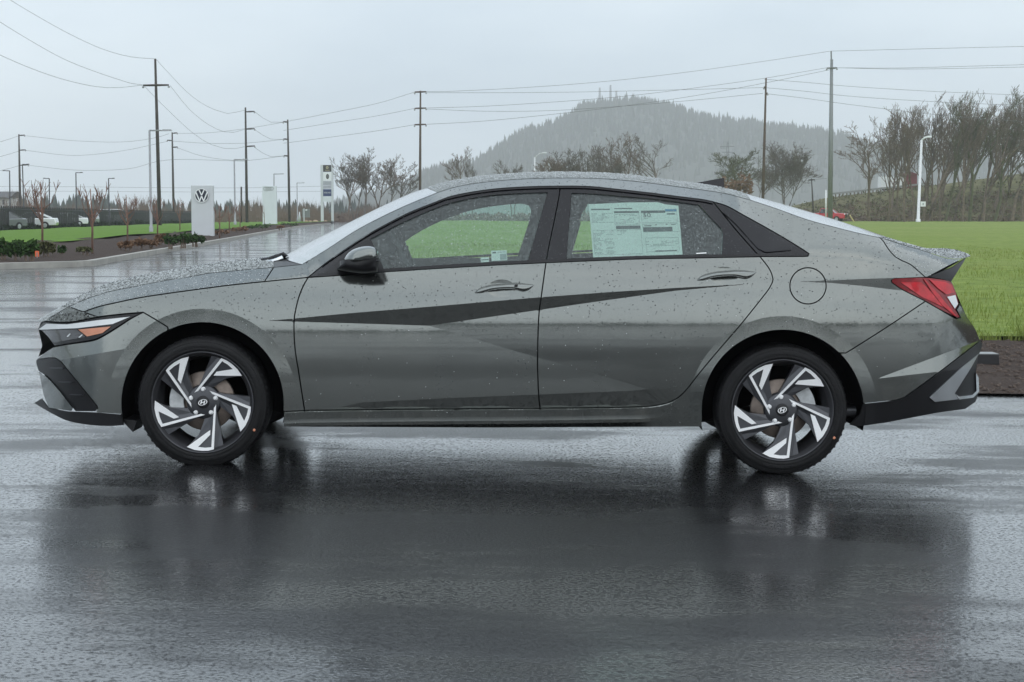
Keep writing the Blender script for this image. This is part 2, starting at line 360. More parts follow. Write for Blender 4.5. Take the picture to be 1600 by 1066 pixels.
TTOP = crv([(1376, 369.6), (1413.7, 380.6), (1446, 388.6), (1478.7, 388.6), (1498, 392.2), (1510.4, 397.7)])
DLO = crv([(481.5, 433.2), (511.2, 409.7), (543.7, 387), (576.2, 365.9), (608.7, 348), (641.2, 331.7), (680, 316.3), (704.4, 307.2), (736.9, 300.4), (777.5, 295), (826.2, 292), (875.5, 291), (920, 291.6), (965, 296), (1013.7, 301.4), (1062.5, 307.6), (1098, 312), (1114.6, 315.6)])
DLO2 = crv([(1114.6, 315.6), (1135.6, 322), (1165, 338), (1197.5, 356), (1230, 374.8), (1256, 391), (1264, 396.5), (1262.5, 400.6), (1256, 401)])
BELT1 = crv([(481.5, 433.6), (527.5, 430.6), (584.4, 426), (690, 419.3), (777.5, 414.2), (853, 410.6)])
BELT2 = crv([(853, 410.6), (940, 407), (997.5, 404.8), (1095, 403), (1187.7, 401.2)])
BELT3 = seg((1187.7, 401.2), (1256, 401))
DFRONT = crv([(481.5, 433.6), (473.4, 448), (466.9, 464.5), (462, 484), (459.6, 500), (459.6, 526), (462, 553), (466, 577), (471, 610), (475.9, 641.6)])
BGAP = crv([(875.5, 291), (873.4, 307), (866.9, 341), (858.7, 380), (853, 410.6)])
BGAP2 = crv([(853, 410.6), (846.3, 459.4), (841.6, 498.7), (840, 564), (841.6, 616.9), (844, 638)])
DBOT1 = crv([(475.9, 641.6), (597.5, 640), (720, 639), (844, 638)])
DBOT2 = crv([(844, 638), (925, 637.3), (1003.7, 635.7), (1030, 633), (1051, 626.5), (1069, 613), (1095.6, 580), (1121.8, 548.6), (1156, 509), (1187.5, 469.9), (1203.2, 448.9), (1208, 436.5), (1206, 428.5), (1200.7, 417.9), (1187.7, 401.2)])
DLINE = crv([(1114.6, 315.6), (1148, 357), (1181, 394.5), (1187.7, 401.2)])
SPLITF = crv([(223.6, 488.1), (243, 499.4), (262, 511.2)])
SPLITR = crv([(1322, 551.5), (1382.9, 513), (1446, 470.8)])
PBOT = crv([(1349, 631), (1380, 628), (1402, 625), (1413, 621.5)]) + crv([(1413, 621.5), (1466, 582.9), (1532, 532.3)])
RSIL = crv([(1499.9, 475), (1511, 494), (1524, 513), (1532, 532.3)])
S_TOP = [(421, 501), (461, 497.8), (545, 489.6), (676, 479), (844, 464.6), (951, 456.7), (1056, 450), (1164, 444.2)]
S_BOT = [(421, 501.3), (461, 502.7), (571, 506), (671, 509.2), (755, 496.9), (843.6, 484.3), (951, 468.8), (1056, 454.4), (1164, 444.8)]
C_LINE = [(671, 509.2), (770.7, 538.5), (841.6, 559), (951, 590), (1011.6, 608.4)]
L_BAND = [(520, 641), (532, 637), (545, 633), (566, 628.9), (623.7, 626), (702.5, 622), (841.6, 616.6), (977.5, 611.2), (1011.6, 608.6), (1060, 607)]
W_TOP = [(1250, 440), (1300, 438.2), (1350, 436), (1393, 434.5), (1460, 433)]; W_BOT = [(1250, 440.3), (1300, 442.4), (1348.7, 447), (1412, 454.6), (1470, 462)]
F_TOP = [(1370.4, 591.8), (1450, 562), (1531, 531.7)]; F_BOT = [(1370.4, 592), (1420, 586), (1467.9, 580.8), (1531, 573)]
B_CREASE = [(50, 570), (93, 563), (150, 553), (200, 544.5)]

# ---- depth of the flank behind its outermost plane, integrated from surface tilt
X0, X1, Y0, Y1 = 30, 1570, 250, 700
PXS, PYS = np.arange(X0, X1 + 1.), np.arange(Y0, Y1 + 1.)
GX, GY = np.meshgrid(PXS, PYS, indexing='ij')
def ip(pts): a = np.array(pts); return np.interp(PXS, a[:, 0], a[:, 1])[:, None]
yb = ip([(30, 512), (66, 502), (106, 484), (130.2, 487.6), (153.7, 479.4), (218.7, 465.3), (300, 453.4), (413, 440.1), (481.5, 433.6), (584, 426), (690, 419.3), (853, 410.6), (1000, 404.8), (1187, 401.2), (1259, 401), (1350, 408), (1450, 428), (1570, 450)])
kk = ip([(30, .006), (106, .006), (300, .0068), (420, .0062), (480, .005), (530, .0027), (640, .0018), (1090, .0018), (1190, .0024), (1262, .0034), (1375, .005), (1450, .0065), (1570, .0065)])
kd = ip([(30, .006), (480, .004), (600, .005), (700, .008), (1080, .008), (1180, .0045), (1235, .0032), (1262, .0034), (1380, .006), (1570, .006)])
rw = ip([(30, 3), (1180, 3), (1250, 26), (1330, 34), (1570, 34)])
dlo = ip([(30, -9e3), (479, -9e3)] + DLO[::3] + DLO2[:-8:2] + [(1263, 396), (1264, -9e3), (1570, -9e3)])
def lin(y, pts): a = np.array(pts); return np.interp(y, a[:, 0], a[:, 1])
t0 = lin(GY, [(400, 20), (425, 17), (450, 11), (470, 7.5), (490, 4.6), (500, 3.2), (507, 1.9), (518, -.6), (545, -6.5), (600, -14.5), (660, -19)])
tL = lin(GY, [(400, 20), (425, 17), (450, 11), (475, 7.5), (500, 5.0), (512, 3.2), (522, 1.2), (545, -3.2), (620, -9.5), (660, -13)])
TILT = t0.copy()
crease = ip([(30, -9e3), (460, -9e3), (461, 480), (670, 480)] + C_LINE + [(1012, 9e3), (1570, 9e3)])
wl = np.clip((500 - PXS) / 60, 0, 1)[:, None]
left = (GX < 671) | (GY > crease); left &= (GX < 1012)
TILT = np.where(left, tL, TILT)
REG = np.where(left, 2, 1)
# front bumper and nose
bc = ip(B_CREASE + [(1570, 500)])
fb = (GX < 205) & (GY > 495)
fbt = np.where(GY < bc, lin(GY, [(500, 9), (560, 5)]), lin(GY, [(545, -4), (650, -10)])); fw = np.clip((240 - GX) / 70, 0, 1); fw = fw * fw * (3 - 2 * fw)
TILT = np.where(GY > 495, TILT * (1 - fw) + fbt * fw, TILT); REG = np.where(fb & (GY >= bc), 3, REG)
# wheel-arch lips
for (c, k) in ((FW, 10), (RW, 11)):
    r = np.hypot(GX - c[0], GY - c[1]); ring = (r < 148) & (GY < c[1] - 25)
    rwt = np.clip((c[1] - 25 - GY) / 50, 0, 1); TILT = np.where(ring, (1.7 - np.clip((148 - r) / 22, 0, 1) * 1.2) * rwt + TILT * (1 - rwt), TILT); REG = np.where(ring, k, REG)
# hood-to-stripe shoulder stays sky-facing; the dark faceted stripe turns down
st, sb = ip([(30, 501)] + S_TOP + [(1165, 444.3), (1570, 444.3)]), ip([(30, 501)] + S_BOT + [(1165, 444.3), (1570, 444.3)])
m = (GY > st) & (GY < sb) & (GX > 421) & (GX < 1164); TILT = np.where(m, -25., TILT); REG = np.where(m, 4, REG)
wt, wb = ip([(30, 440)] + W_TOP + [(1570, 430)]), ip([(30, 440)] + W_BOT + [(1570, 470)])
m = (GY > wt) & (GY < wb) & (GX > 1250) & (GX < 1460); wf = np.clip((1455 - GX) / 60, 0, 1); TILT = np.where(m, -8. * wf + 6 * (1 - wf), TILT); REG = np.where(m, 5, REG)
ft, fbm = ip([(30, 0)] + F_TOP), ip([(30, 0)] + F_BOT)
m = (GY > ft) & (GY < fbm) & (GX > 1370.4) & (GX < 1532); TILT = np.where(m, 7., TILT); REG = np.where(m, 6, REG)
lb = ip([(30, 9e3), (519, 9e3)] + L_BAND + [(1061, 9e3), (1570, 9e3)])
m = (GY > lb) & (GX > 520) & (GX < 1060); wf = np.clip((1060 - GX) / 50, 0, 1); TILT = np.where(m, -27. * wf + TILT * (1 - wf), TILT); REG = np.where(m, 7, REG)
# sill: a lit ledge, a hollow, then the turn-under
db = ip([(30, 9e3), (441, 9e3), (442, 643.5), (475, 641.6), (597, 640), (844, 638), (1003, 635.7), (1030, 633), (1051, 627), (1066, 616), (1067, 9e3), (1570, 9e3)])
sd = GY - db
m = sd > 0
wsl = np.clip((1066 - GX) / 70, 0, 1); TSAVE = TILT; TILT = np.where(m, np.select([sd < 2.6, sd < 13, sd < 19, sd < 24], [62., -17 + sd * .3, -13 + (sd - 13) * 2.3, -20.], -48.), TILT); TILT = TILT * wsl + TSAVE * (1 - wsl); REG = np.where(m & (wsl > .55), np.select([sd < 2.6, sd < 19], [8, 9], 12), REG)
S = np.tan(np.radians(TILT)) / 333.5
up = GY < yb
ramp = np.clip((yb - GY) / rw, 0, 1)
SU = S[:, :1] * 0 + np.tan(R(9)) / 333.5 * (1 - ramp) + kk * ramp
SU = np.where(GY < dlo, kd, SU)
S = np.where(up, SU, S)
cs = np.cumsum(S, axis=1)                      # sum over rows downward
ref = np.take_along_axis(cs, np.clip(np.round(yb - Y0).astype(int), 0, len(PYS) - 1), axis=1)
YD = .055 + (ref - cs)
plan = ip([(30, .66), (45, .60), (55, .50), (62, .415), (70, .335), (80, .255), (95, .175), (110, .118), (130, .066), (150, .034), (170, .014), (200, .002), (230, 0), (1360, 0), (1400, .012), (1430, .032), (1455, .062), (1480, .112), (1500, .178), (1515, .255), (1530, .36), (1545, .47), (1570, .6)])[:, 0]
pk = np.ones(9) / 9; plan = np.convolve(np.pad(plan, 4, mode='edge'), pk, mode='valid'); plan = np.convolve(np.pad(plan, 4, mode='edge'), pk, mode='valid')
YD = YD + plan[:, None]
YC = .9125                                      # centre line
def depth(px, py):
    i = min(max(px - X0, 0), X1 - X0 - 1.001); j = min(max(py - Y0, 0), Y1 - Y0 - 1.001); a, b = int(i), int(j); u, v = i - a, j - b
    return float((YD[a, b] * (1 - u) + YD[a + 1, b] * u) * (1 - v) + (YD[a, b + 1] * (1 - u) + YD[a + 1, b + 1] * u) * v)
_k = np.exp(-.5 * (np.arange(-24, 25) / 9.0) ** 2); _k /= _k.sum()
YSM = np.apply_along_axis(lambda c: np.convolve(np.pad(c, 24, mode='edge'), _k, mode='valid'), 0, YD)
GXT = np.gradient(YSM, axis=0)
def bil(T, px, py):
    i = min(max(px - X0, 0), X1 - X0 - 1.001); j = min(max(py - Y0, 0), Y1 - Y0 - 1.001); a, b = int(i), int(j); u, v = i - a, j - b
    return float((T[a, b] * (1 - u) + T[a + 1, b] * u) * (1 - v) + (T[a, b + 1] * (1 - u) + T[a + 1, b + 1] * u) * v)
def snormal(px, py, qx, qy):
    """flank normal at (px,py), slopes read a little towards (qx,qy)"""
    dx, dy = qx - px, qy - py; l = math.hypot(dx, dy) or 1.0; k = min(1.6 / l, .9); ex, ey = px + dx * k, py + dy * k
    gx = bil(GXT, ex, ey); gy = -float(S[int(min(max(ex - X0 + .5, 0), X1 - X0)), int(min(max(ey - Y0 + .5, 0), Y1 - Y0))])
    yd = depth(px, py); p0 = Vector(P(px, py, yd)); tx = Vector(P(px + 1, py, yd + gx)) - p0; ty = Vector(P(px, py + 1, yd + gy)) - p0
    n = tx.cross(ty).normalized(); return n if n.y < 0 else -n
def region(px, py): return int(REG[int(min(max(px - X0 + .5, 0), X1 - X0)), int(min(max(py - Y0 + .5, 0), Y1 - Y0))])
def S3(px, py, off=0.0): return P(px, py, depth(px, py) + off)
def inside(pt, poly):
    x, y = pt; r = False; j = len(poly) - 1
    for i in range(len(poly)):
        (xi, yi), (xj, yj) = poly[i], poly[j]
        if (yi > y) != (yj > y) and x < (xj - xi) * (y - yi) / (yj - yi) + xi: r = not r
        j = i
    return r
def inside_many(pts, poly):
    pts = np.asarray(pts, float).reshape(-1, 2); r = np.zeros(len(pts), bool); q = np.asarray(poly, float); xi, yi = q[:, 0], q[:, 1]; xj, yj = np.roll(xi, 1), np.roll(yi, 1)
    dy = np.where(yj - yi == 0, 1e-12, yj - yi)
    for c in range(0, len(pts), 4000):
        x = pts[c:c + 4000, :1]; y = pts[c:c + 4000, 1:]
        h = ((yi > y) != (yj > y)) & (x < (xj - xi) * (y - yi) / dy + xi); r[c:c + 4000] = (h.sum(1) % 2) == 1
    return r
def area(p): return .5 * sum(p[i][0] * p[(i + 1) % len(p)][1] - p[(i + 1) % len(p)][0] * p[i][1] for i in range(len(p)))
def inset(poly, d):
    if area(poly) < 0: poly = rev(poly)
    n = len(poly); out = []
    for i in range(n):
        a, b, c = poly[i - 1], poly[i], poly[(i + 1) % n]
        e1 = (b[0] - a[0], b[1] - a[1]); e2 = (c[0] - b[0], c[1] - b[1]); l1 = math.hypot(*e1) or 1; l2 = math.hypot(*e2) or 1
        n1 = (-e1[1] / l1, e1[0] / l1); n2 = (-e2[1] / l2, e2[0] / l2); q = (n1[0] + n2[0], n1[1] + n2[1]); l = math.hypot(*q)
        if l < .3: out.append(b); continue
        k = d / max((q[0] * n1[0] + q[1] * n1[1]) / l, .45); out.append((b[0] + q[0] / l * k, b[1] + q[1] / l * k))
    return out
CREASES = [S_TOP, S_BOT, C_LINE, L_BAND, W_TOP, W_BOT, F_TOP, F_BOT, B_CREASE] + [[(443, 643.5 + k), (475, 641.6 + k), (597, 640 + k), (844, 638 + k), (1003, 635.7 + k), (1030, 633 + k), (1051, 627 + k), (1062, 619 + k)] for k in (2.6, 7.0, 13.0, 19.0, 24.0)] + [arc(FW, 148, 8, 172), arc(RW, 148, 8, 172)]
YCW = D + YC
CAR = thing('sedan', (0, YCW, zg(0.0)), 'dark grey four-door sedan beaded with rain, parked side-on on the wet asphalt', 'car')
def mirrored(verts, faces): return [(v[0], 2 * YCW - v[1], v[2]) for v in verts], [tuple(reversed(f)) for f in faces]
def panel(name, outline, mat, parent=None, holes=(), gap=1.0, off=0.0, rim=.018, creases=CREASES, grid=6.0, far=True, dfun=None, smooth=True):
    custom = dfun is None and mat in (M['paint'], M['paint_top'], M['gloss_black'])
    """a body panel cut out of the flank surface, with turned-in edges; returns near (and far) object"""
    parent = parent or CAR
    dfun = dfun or (lambda x, y: depth(x, y))
    ol = inset(outline, gap); hs = [inset(h, -gap) for h in holes]
    pts = []; edges = []
    def loop(c, closed=True):
        b = len(pts); pts.extend(Vector(p) for p in c); n = len(c)
        edges.extend((b + i, b + (i + 1) % n) for i in range(n if closed else n - 1))
    loop(ol)
    for h in hs: loop(h)
    for c in creases:
        cc = seg(*c); run = []; okc = inside_many(cc, ol)
        for h in hs: okc &= ~inside_many(cc, h)
        for p, g_ in zip(cc, okc):
            if g_: run.append(p)
            else:
                if len(run) > 1: loop(run, False)
                run = []
        if len(run) > 1: loop(run, False)
    nb = len(pts)
    bx = [p[0] for p in ol]; by = [p[1] for p in ol]; allb = np.array([(p.x, p.y) for p in pts])
    gp = []; y = min(by) + grid * .5; row = 0
    while y < max(by):
        xx = np.arange(min(bx) + grid * (.25 if row % 2 else .75), max(bx), grid); gp.append(np.c_[xx, np.full(len(xx), y)]); y += grid; row += 1
    if gp:
        gp = np.concatenate(gp); gp = gp[inside_many(gp, ol)]
        for h in hs: gp = gp[~inside_many(gp, h)]
        for c in range(0, len(gp), 1500):
            q = gp[c:c + 1500]; d2 = ((q[:, None, :] - allb[None]) ** 2).sum(2).min(1)
            pts.extend(Vector(p) for p in q[d2 > (grid * .55) ** 2])
    v2, _, fs, _, _, _ = delaunay_2d_cdt(pts, edges, [], 0, 1e-4)
    faces = []; regs = []
    cen = [((v2[f[0]].x + v2[f[1]].x + v2[f[2]].x) / 3, (v2[f[0]].y + v2[f[1]].y + v2[f[2]].y) / 3) for f in fs]
    ok = inside_many(cen, ol)
    for h in hs: ok &= ~inside_many(cen, h)
    for f, c, g_ in zip(fs, cen, ok):
        if g_:
            a = (v2[f[1]].x - v2[f[0]].x) * (v2[f[2]].y - v2[f[0]].y) - (v2[f[2]].x - v2[f[0]].x) * (v2[f[1]].y - v2[f[0]].y)
            if abs(a) < 1e-3: continue
            faces.append(tuple(f) if a < 0 else (f[0], f[2], f[1])); regs.append(region(*c))
    verts = [P(v.x, v.y, dfun(v.x, v.y) + off) for v in v2]
    # rim: boundary edges pushed inward (towards the car's middle)
    ecount = {}
    for f in faces:
        for a, b in ((f[0], f[1]), (f[1], f[2]), (f[2], f[0])): ecount.setdefault((min(a, b), max(a, b)), []).append((a, b))
    nF = len(faces)
    if rim:
        mp_ = {}
        def low(i):
            if i not in mp_: mp_[i] = len(verts); x, y_, z = verts[i]; verts.append((x, y_ + rim, z))
            return mp_[i]
        for e, l in list(ecount.items()):
            if len(l) == 1: a, b = l[0]; faces.append((b, a, low(a), low(b)))
    sharp = set()
    er = {}
    for fi in range(nF):
        f = faces[fi]
        for a, b in ((f[0], f[1]), (f[1], f[2]), (f[2], f[0])): er.setdefault((min(a, b), max(a, b)), []).append(fi)
    for e, l in er.items():
        if len(l) != 2 or regs[l[0]] != regs[l[1]]: sharp.add(e)
    res = []
    for side in ((0, 1) if far else (0,)):
        vv, ff = (verts, faces) if side == 0 else mirrored(verts, faces)
        used = sorted({i for f in ff for i in f}); mp2 = {u: k for k, u in enumerate(used)}
        o = new_mesh_obj(name, [vv[u] for u in used], [tuple(mp2[i] for i in f) for f in ff], mat, parent, smooth)
        at_ = o.data.attributes.new('sharp_edge', 'BOOLEAN', 'EDGE') if 'sharp_edge' not in o.data.attributes else o.data.attributes['sharp_edge']
        sh = {(min(mp2[a], mp2[b]), max(mp2[a], mp2[b])) for a, b in sharp if a in mp2 and b in mp2}
        vals = [(min(e.vertices), max(e.vertices)) in sh for e in o.data.edges]
        at_.data.foreach_set('value', vals)
        if smooth and custom:
            ln = []
            for fi, f in enumerate(faces):
                if fi < nF:
                    cx_ = sum(v2[i].x for i in f) / 3; cy_ = sum(v2[i].y for i in f) / 3; nn = []
                    for i in f:
                        n_ = snormal(v2[i].x, v2[i].y, cx_, cy_); nn.append((n_.x, n_.y if side == 0 else -n_.y, n_.z))
                else:
                    nn = [tuple(o.data.polygons[fi].normal)] * len(f)
                ln += nn if side == 0 else nn[::-1]
            o.data.normals_split_custom_set(ln)
        res.append(o)
    return res if far else res[0]
def resample(c, n):
    c = np.array(c, float); d = np.r_[0, np.cumsum(np.hypot(*np.diff(c[:, :2], axis=0).T))]; s = np.linspace(0, d[-1], n)
    return [tuple(np.interp(s, d, c[:, k]) for k in range(c.shape[1])) for s in [s] for k in [0]] if False else list(zip(*[np.interp(s, d, c[:, k]) for k in range(c.shape[1])]))
def loft_top(name, near, centre, mat, n=48, m=10, crown=.006, yc=YC, ease=1.0, both=True, parent=None, near_off=0.0):
    """panel across the car: near edge curve -> centre-line curve -> mirrored far edge"""
    A = [S3(p[0], p[1], near_off) for p in resample(near, n)]; B = [P(p[0], p[1], yc) for p in resample(centre, n)]
    v = []; f = []
    w = 2 * m + 1
    for a, b in zip(A, B):
        a = np.array(a); b = np.array(b); half = []
        for k in range(m + 1):
            u = k / m; y = a[1] + (b[1] - a[1]) * u
            e = 1 - (1 - u) ** (1 + ease)          # nose/crown: quick rise near the edge, level at the middle
            p = np.array([a[0] + (b[0] - a[0]) * e, y, a[2] + (b[2] - a[2]) * e + crown * 4 * u * (1 - u)]); half.append(p)
        for p in half: v.append(tuple(p))
        for p in reversed(half[:-1]): v.append((p[0], 2 * YCW - p[1], p[2]))
    for i in range(n - 1):
        for k in range(w - 1): f.append((i * w + k, i * w + k + 1, (i + 1) * w + k + 1, (i + 1) * w + k))
    o = new_mesh_obj(name, v, f, mat, parent or CAR, True); fix_normals(o); return o

# ---- glass outlines
GL1 = join(crv([(579.5, 374), (625, 350.6), (680, 326.4), (712.5, 316), (753, 308), (793.7, 303.9), (854.7, 301.4)]), seg((854.7, 301.4), (824.6, 407.2)), crv([(824.6, 407.2), (690, 414.4), (599, 419.6)]), seg((599, 419.6), (579.5, 374)))
GL2 = join(crv([(893.7, 302.4), (930, 304), (965, 307), (1030, 312.8), (1091.7, 321)]), crv([(1091.7, 321), (1110, 341), (1125.9, 357.5), (1128.3, 365.6), (1126.7, 397.3)]), crv([(1126.7, 397.3), (997.5, 399), (885.6, 403.8)]), seg((885.6, 403.8), (893.7, 302.4)))

# ---- skin panels
HCUP = lambda dx, dy: [(783.5 + dx + 21 * math.cos(a), 451 + dy + 13.2 * math.sin(a)) for a in np.linspace(0, 2 * math.pi, 40, endpoint=False)]
front_door, _ = panel('front_door', join(BELT1, BGAP2, rev(DBOT1), rev(DFRONT)), M['paint'], holes=[HCUP(0, 0)])
rear_door, _ = panel('rear_door', join(BELT2, rev(DBOT2), rev(BGAP2)), M['paint'], holes=[HCUP(347.5, -20)])
fender_o = join(SHUT, SHUT2, DFRONT, seg((475.9, 641.6), (443, 643.5)), arc(FW, AR, -5, 115), rev(SPLITF), crv([(223.6, 488.1), (186.3, 491.3), (152.1, 495.4)]), seg((152.1, 495.4), (130.2, 487.6)))
panel('fender', fender_o, M['paint'])
FUEL = arc((1262.5, 446.8), 28.5, 0, 351)
body_o = join(seg((413.2, 440.1), (427.9, 417.6)), COWL, WSE, RCREASE, BLE, TCUT, seg((1446, 433.4), (1397.5, 435.5), (1392.6, 438.5), (1394, 442)), crv([(1394, 442), (1410.5, 453), (1446, 470.8)]), rev(SPLITR), arc(RW, AR, 46, 184), seg((1097.2, 651), (1097, 667.5), (770, 669), (443, 667.5)), seg((443, 667.5), (443, 643.5), (475.9, 641.6)), DBOT1, DBOT2, BELT3, rev(DLO2), rev(DLO), rev(SHUT2))
panel('body_side', body_o, M['paint'], holes=[FUEL], gap=.8)
panel('fuel_door', FUEL, M['paint'], gap=1.1, far=False)
bump_top = join(seg((66.8, 502.5), (106.6, 479.1)), crv([(106.6, 479.1), (130.2, 487.6), (152.1, 495.4)]), crv([(152.1, 495.4), (128, 500.5), (105, 503.8), (66.8, 502.5)]))
AIRDAM = join(crv([(56.3, 562.6), (70, 560.2), (86, 559.6), (94, 564)]), seg((94, 564), (151, 633.5), (152.5, 638), (149, 643), (118, 643), (112.5, 636)), crv([(112.5, 636), (92, 609), (76, 589.5), (60, 579.6)]), seg((60, 579.6), (56.3, 568), (56.3, 562.6)))
bump_o = join(crv([(223.6, 488.1), (204, 498.5), (186, 510.4), (160.3, 526), (144, 532.6), (110, 537.5), (83.9, 542)]), crv([(83.9, 542), (72, 549), (63, 556), (56.3, 562.6)]), crv([(56.3, 562.6), (70, 560.2), (86, 559.6), (94, 564)]), seg((94, 564), (151, 633.5), (152.5, 638), (149, 643), (152, 645.5), (189.7, 648)), arc(FW, AR, 188, 115.5), SPLITF[::-1])
panel('front_bumper', bump_o, M['paint'], rim=.005)
panel('bumper_brow', bump_top, M['paint_top'])
panel('air_curtain', AIRDAM, M['satin_black'], gap=.4, off=.012)
panel('bumper_blade', join(seg((60.5, 581), (74, 590)), crv([(74, 590), (92, 610), (113, 637)]), seg((113, 637), (111, 642.5), (76, 637.5), (68, 618), (60.5, 581))), M['paint'], gap=.3, off=-.004)
panel('front_lip', join(seg((53, 630), (64.4, 623), (75.7, 638), (105, 643.4), (150, 645), (190, 648.5), (193, 664.5)), crv([(193, 664.5), (170, 666), (137.5, 664), (105, 657.6), (80.6, 646), (53, 630)])), M['satin_black'], gap=.2, off=.006)
for k, (x, y) in enumerate(((84, 575.5), (98, 597.5), (115, 617.5))):       # slats of the air curtain
    panel('air_slat', join(seg((x - 7, y - 1), (x + 14, y - .6), (x + 14.5, y + 1), (x - 6, y + .7))), M['gunmetal'], gap=0, off=-.006, grid=9)
# hood
panel('hood_side', join(SHUT, seg((413.2, 440.1), (427.9, 417.6)), rev(HCREASE), seg((106.6, 479.1), (130.2, 487.6))), M['paint'], gap=.9)
loft_top('hood', HCREASE, HTOP, M['paint_top'], n=60, crown=.004, ease=.5)
loft_top('nose_cap', seg((66.8, 502.5), (106.6, 479.1)), seg((62, 500.5), (105.8, 476.7)), M['paint_top'], n=14, crown=.0, ease=.6)
loft_top('cowl', COWL, seg((436, 401.4), (447, 400.2)), M['satin_black'], n=10, crown=0, ease=.5)
loft_top('roof', RCREASE, RTOP, M['paint_top'], n=70, crown=.002, ease=.8)
loft_top('windscreen', WSE, WSC, M['windscreen'], n=40, crown=.0, ease=.9)
loft_top('rear_window', BLE, BLC, M['windscreen'], n=30, crown=.0, ease=.9)
# trunk
panel('trunk_side', join(TCREASE, seg((1508, 403), (1482, 415.6), (1449.5, 433), (1446, 433.4)), rev(TCUT)), M['paint'], gap=.8, rim=.006)
loft_top('trunk_lid', TCREASE, TTOP, M['paint_top'], n=30, crown=.0, ease=.5)
panel('spoiler_underside', join(seg((1449.5, 433), (1489, 416.8), (1509.6, 402.8), (1505, 411), (1486, 441), (1478.7, 438), (1462, 434.5))), M['satin_black'], gap=.3, off=.02)
# rear bumper
rb_o = join(SPLITR, crv([(1446, 470.8), (1470, 484.5), (1494, 498), (1500.5, 496.5)]), seg((1500.5, 496.5), (1494.5, 484), (1499.9, 475)), RSIL, rev(PBOT), arc(RW, AR, 6, 45.5))
panel('rear_bumper', rb_o, M['paint'])
panel('rear_valance', join(PBOT, seg((1532, 532.3), (1536, 537), (1533, 548), (1529, 556), (1524, 584), (1529.5, 613.7), (1524.7, 628.4), (1508.5, 639.7)), seg((1508.5, 639.7), (1466, 645.4), (1385, 660.9), (1339.5, 667.4), (1326.5, 664), (1343, 648), (1349, 631))), M['satin_black'], gap=.6, off=.008)
panel('rear_blade', join(seg((1452.4, 621), (1500.4, 576), (1529.6, 552.8), (1518, 574), (1492, 615), (1498.7, 624), (1461, 628.4))), M['silver'], gap=.2, off=-.006)
panel('rear_reflector_trim', join(seg((1492, 614.5), (1498.5, 620), (1519, 617.4), (1526, 611), (1525, 583), (1529, 590), (1530, 612), (1521, 621.5), (1499, 624.5))), M['chrome'], gap=0, off=-.010, grid=8)
# window surrounds, glass
panel('window_surround', join(DLO[:DLO.index(min(DLO, key=lambda p: abs(p[0] - 875.5) + abs(p[1] - 291))) + 1], BGAP, rev(BELT1)), M['gloss_black'], holes=[GL1], gap=.9, off=.002, creases=[])
_k = DLO.index(min(DLO, key=lambda p: abs(p[0] - 875.5) + abs(p[1] - 291)))
panel('window_surround', join(DLO[_k:], DLINE, rev(BELT2), rev(BGAP)), M['gloss_black'], holes=[GL2], gap=.9, off=.002, creases=[])
panel('quarter_trim', join(DLO2, rev(BELT3), rev(DLINE)), M['gloss_black'], gap=.9, off=.002, creases=[])
panel('quarter_glass', join(seg((1130, 332), (1180, 362), (1236, 391), (1196, 394), (1184, 388), (1150, 350))), M['gloss_black'], gap=0, off=-.004, rim=.006, creases=[])
front_window = panel('front_window', GL1, M['glass'], gap=-.5, off=.010, rim=0, creases=[])
rear_window_side = panel('rear_side_window', GL2, M['glass'], gap=-.5, off=.010, rim=0, creases=[])
# window rubber: raised lower and upper strips
panel('belt_strip', join(BELT1[3:], BELT2[1:], rev([(p[0], p[1] - 5.2) for p in BELT2[1:]]), rev([(p[0], p[1] - 5.6) for p in BELT1[3:]])), M['satin_black'], gap=.5, off=-.004, creases=[])
panel('upper_strip', join(DLO[5:], rev([(p[0] - (3.2 if p[0] < 700 else 0), p[1] + (3.0 if p[0] > 700 else 3.2)) for p in DLO[6:]])), M['satin_black'], gap=.2, off=-.006, creases=[], grid=8)

# ---- lamps
HL = thing('headlight', S3(140, 515), parent=CAR)
def lamp_pair(name, build):
    pass
hl_o = join(crv([(66.8, 503), (105, 504.6), (152.1, 496.2), (186.3, 491.8), (223, 488.6)]), crv([(223, 488.6), (204, 498), (186, 509.4), (160.3, 525), (144, 531.6), (110, 537), (84.5, 541)]), seg((84.5, 541), (70, 520), (58, 513.3)))
hl = panel('headlight', hl_o, M['gloss_black'], gap=.8, off=.012)
for i, h in enumerate(hl):
    def sub(name, o, mat, off):
        r = panel(name, o, mat, parent=h, gap=.1, off=off, rim=.006, creases=[], far=False)
        if i:
            for v in r.data.vertices: v.co.y = -v.co.y      # the car's origin lies on its centre plane
            r.data.flip_normals()
    sub('daytime_strip', join(seg((60.5, 514.5), (72.5, 506), (105, 507), (152, 500.5), (203.3, 495)), seg((203.3, 495), (176, 506.5), (121, 513), (62, 515.5))), M['white_lamp'], .006)  # white base colour stands in for sky reflected in the strip
    sub('turn_signal', join(seg((122, 515), (173.3, 510.2), (160.2, 520.5), (136, 526))), M['amber'], .006)
    sub('lamp_lens', join(seg((66, 517), (120, 515), (134, 526.5), (110, 531), (84, 536))), M['lamp_dark'], .007)
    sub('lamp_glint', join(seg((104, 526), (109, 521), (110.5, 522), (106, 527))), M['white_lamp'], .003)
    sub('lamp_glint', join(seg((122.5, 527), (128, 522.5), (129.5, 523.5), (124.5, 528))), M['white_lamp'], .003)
bpy.data.objects.remove(HL)
tl_o = join(seg((1392.8, 437.5), (1397.5, 435)), crv([(1397.5, 435), (1443, 433.6), (1478.7, 438), (1488, 443), (1494, 457)]), seg((1494, 457), (1498, 474.9), (1493, 484), (1500.2, 495.5), (1496, 497)), crv([(1496, 497), (1470, 484.3), (1446, 470.4), (1410.5, 452.6), (1394, 441.6)]))
tl = panel('taillight', tl_o, M['red_deep'], gap=.5, off=.004)
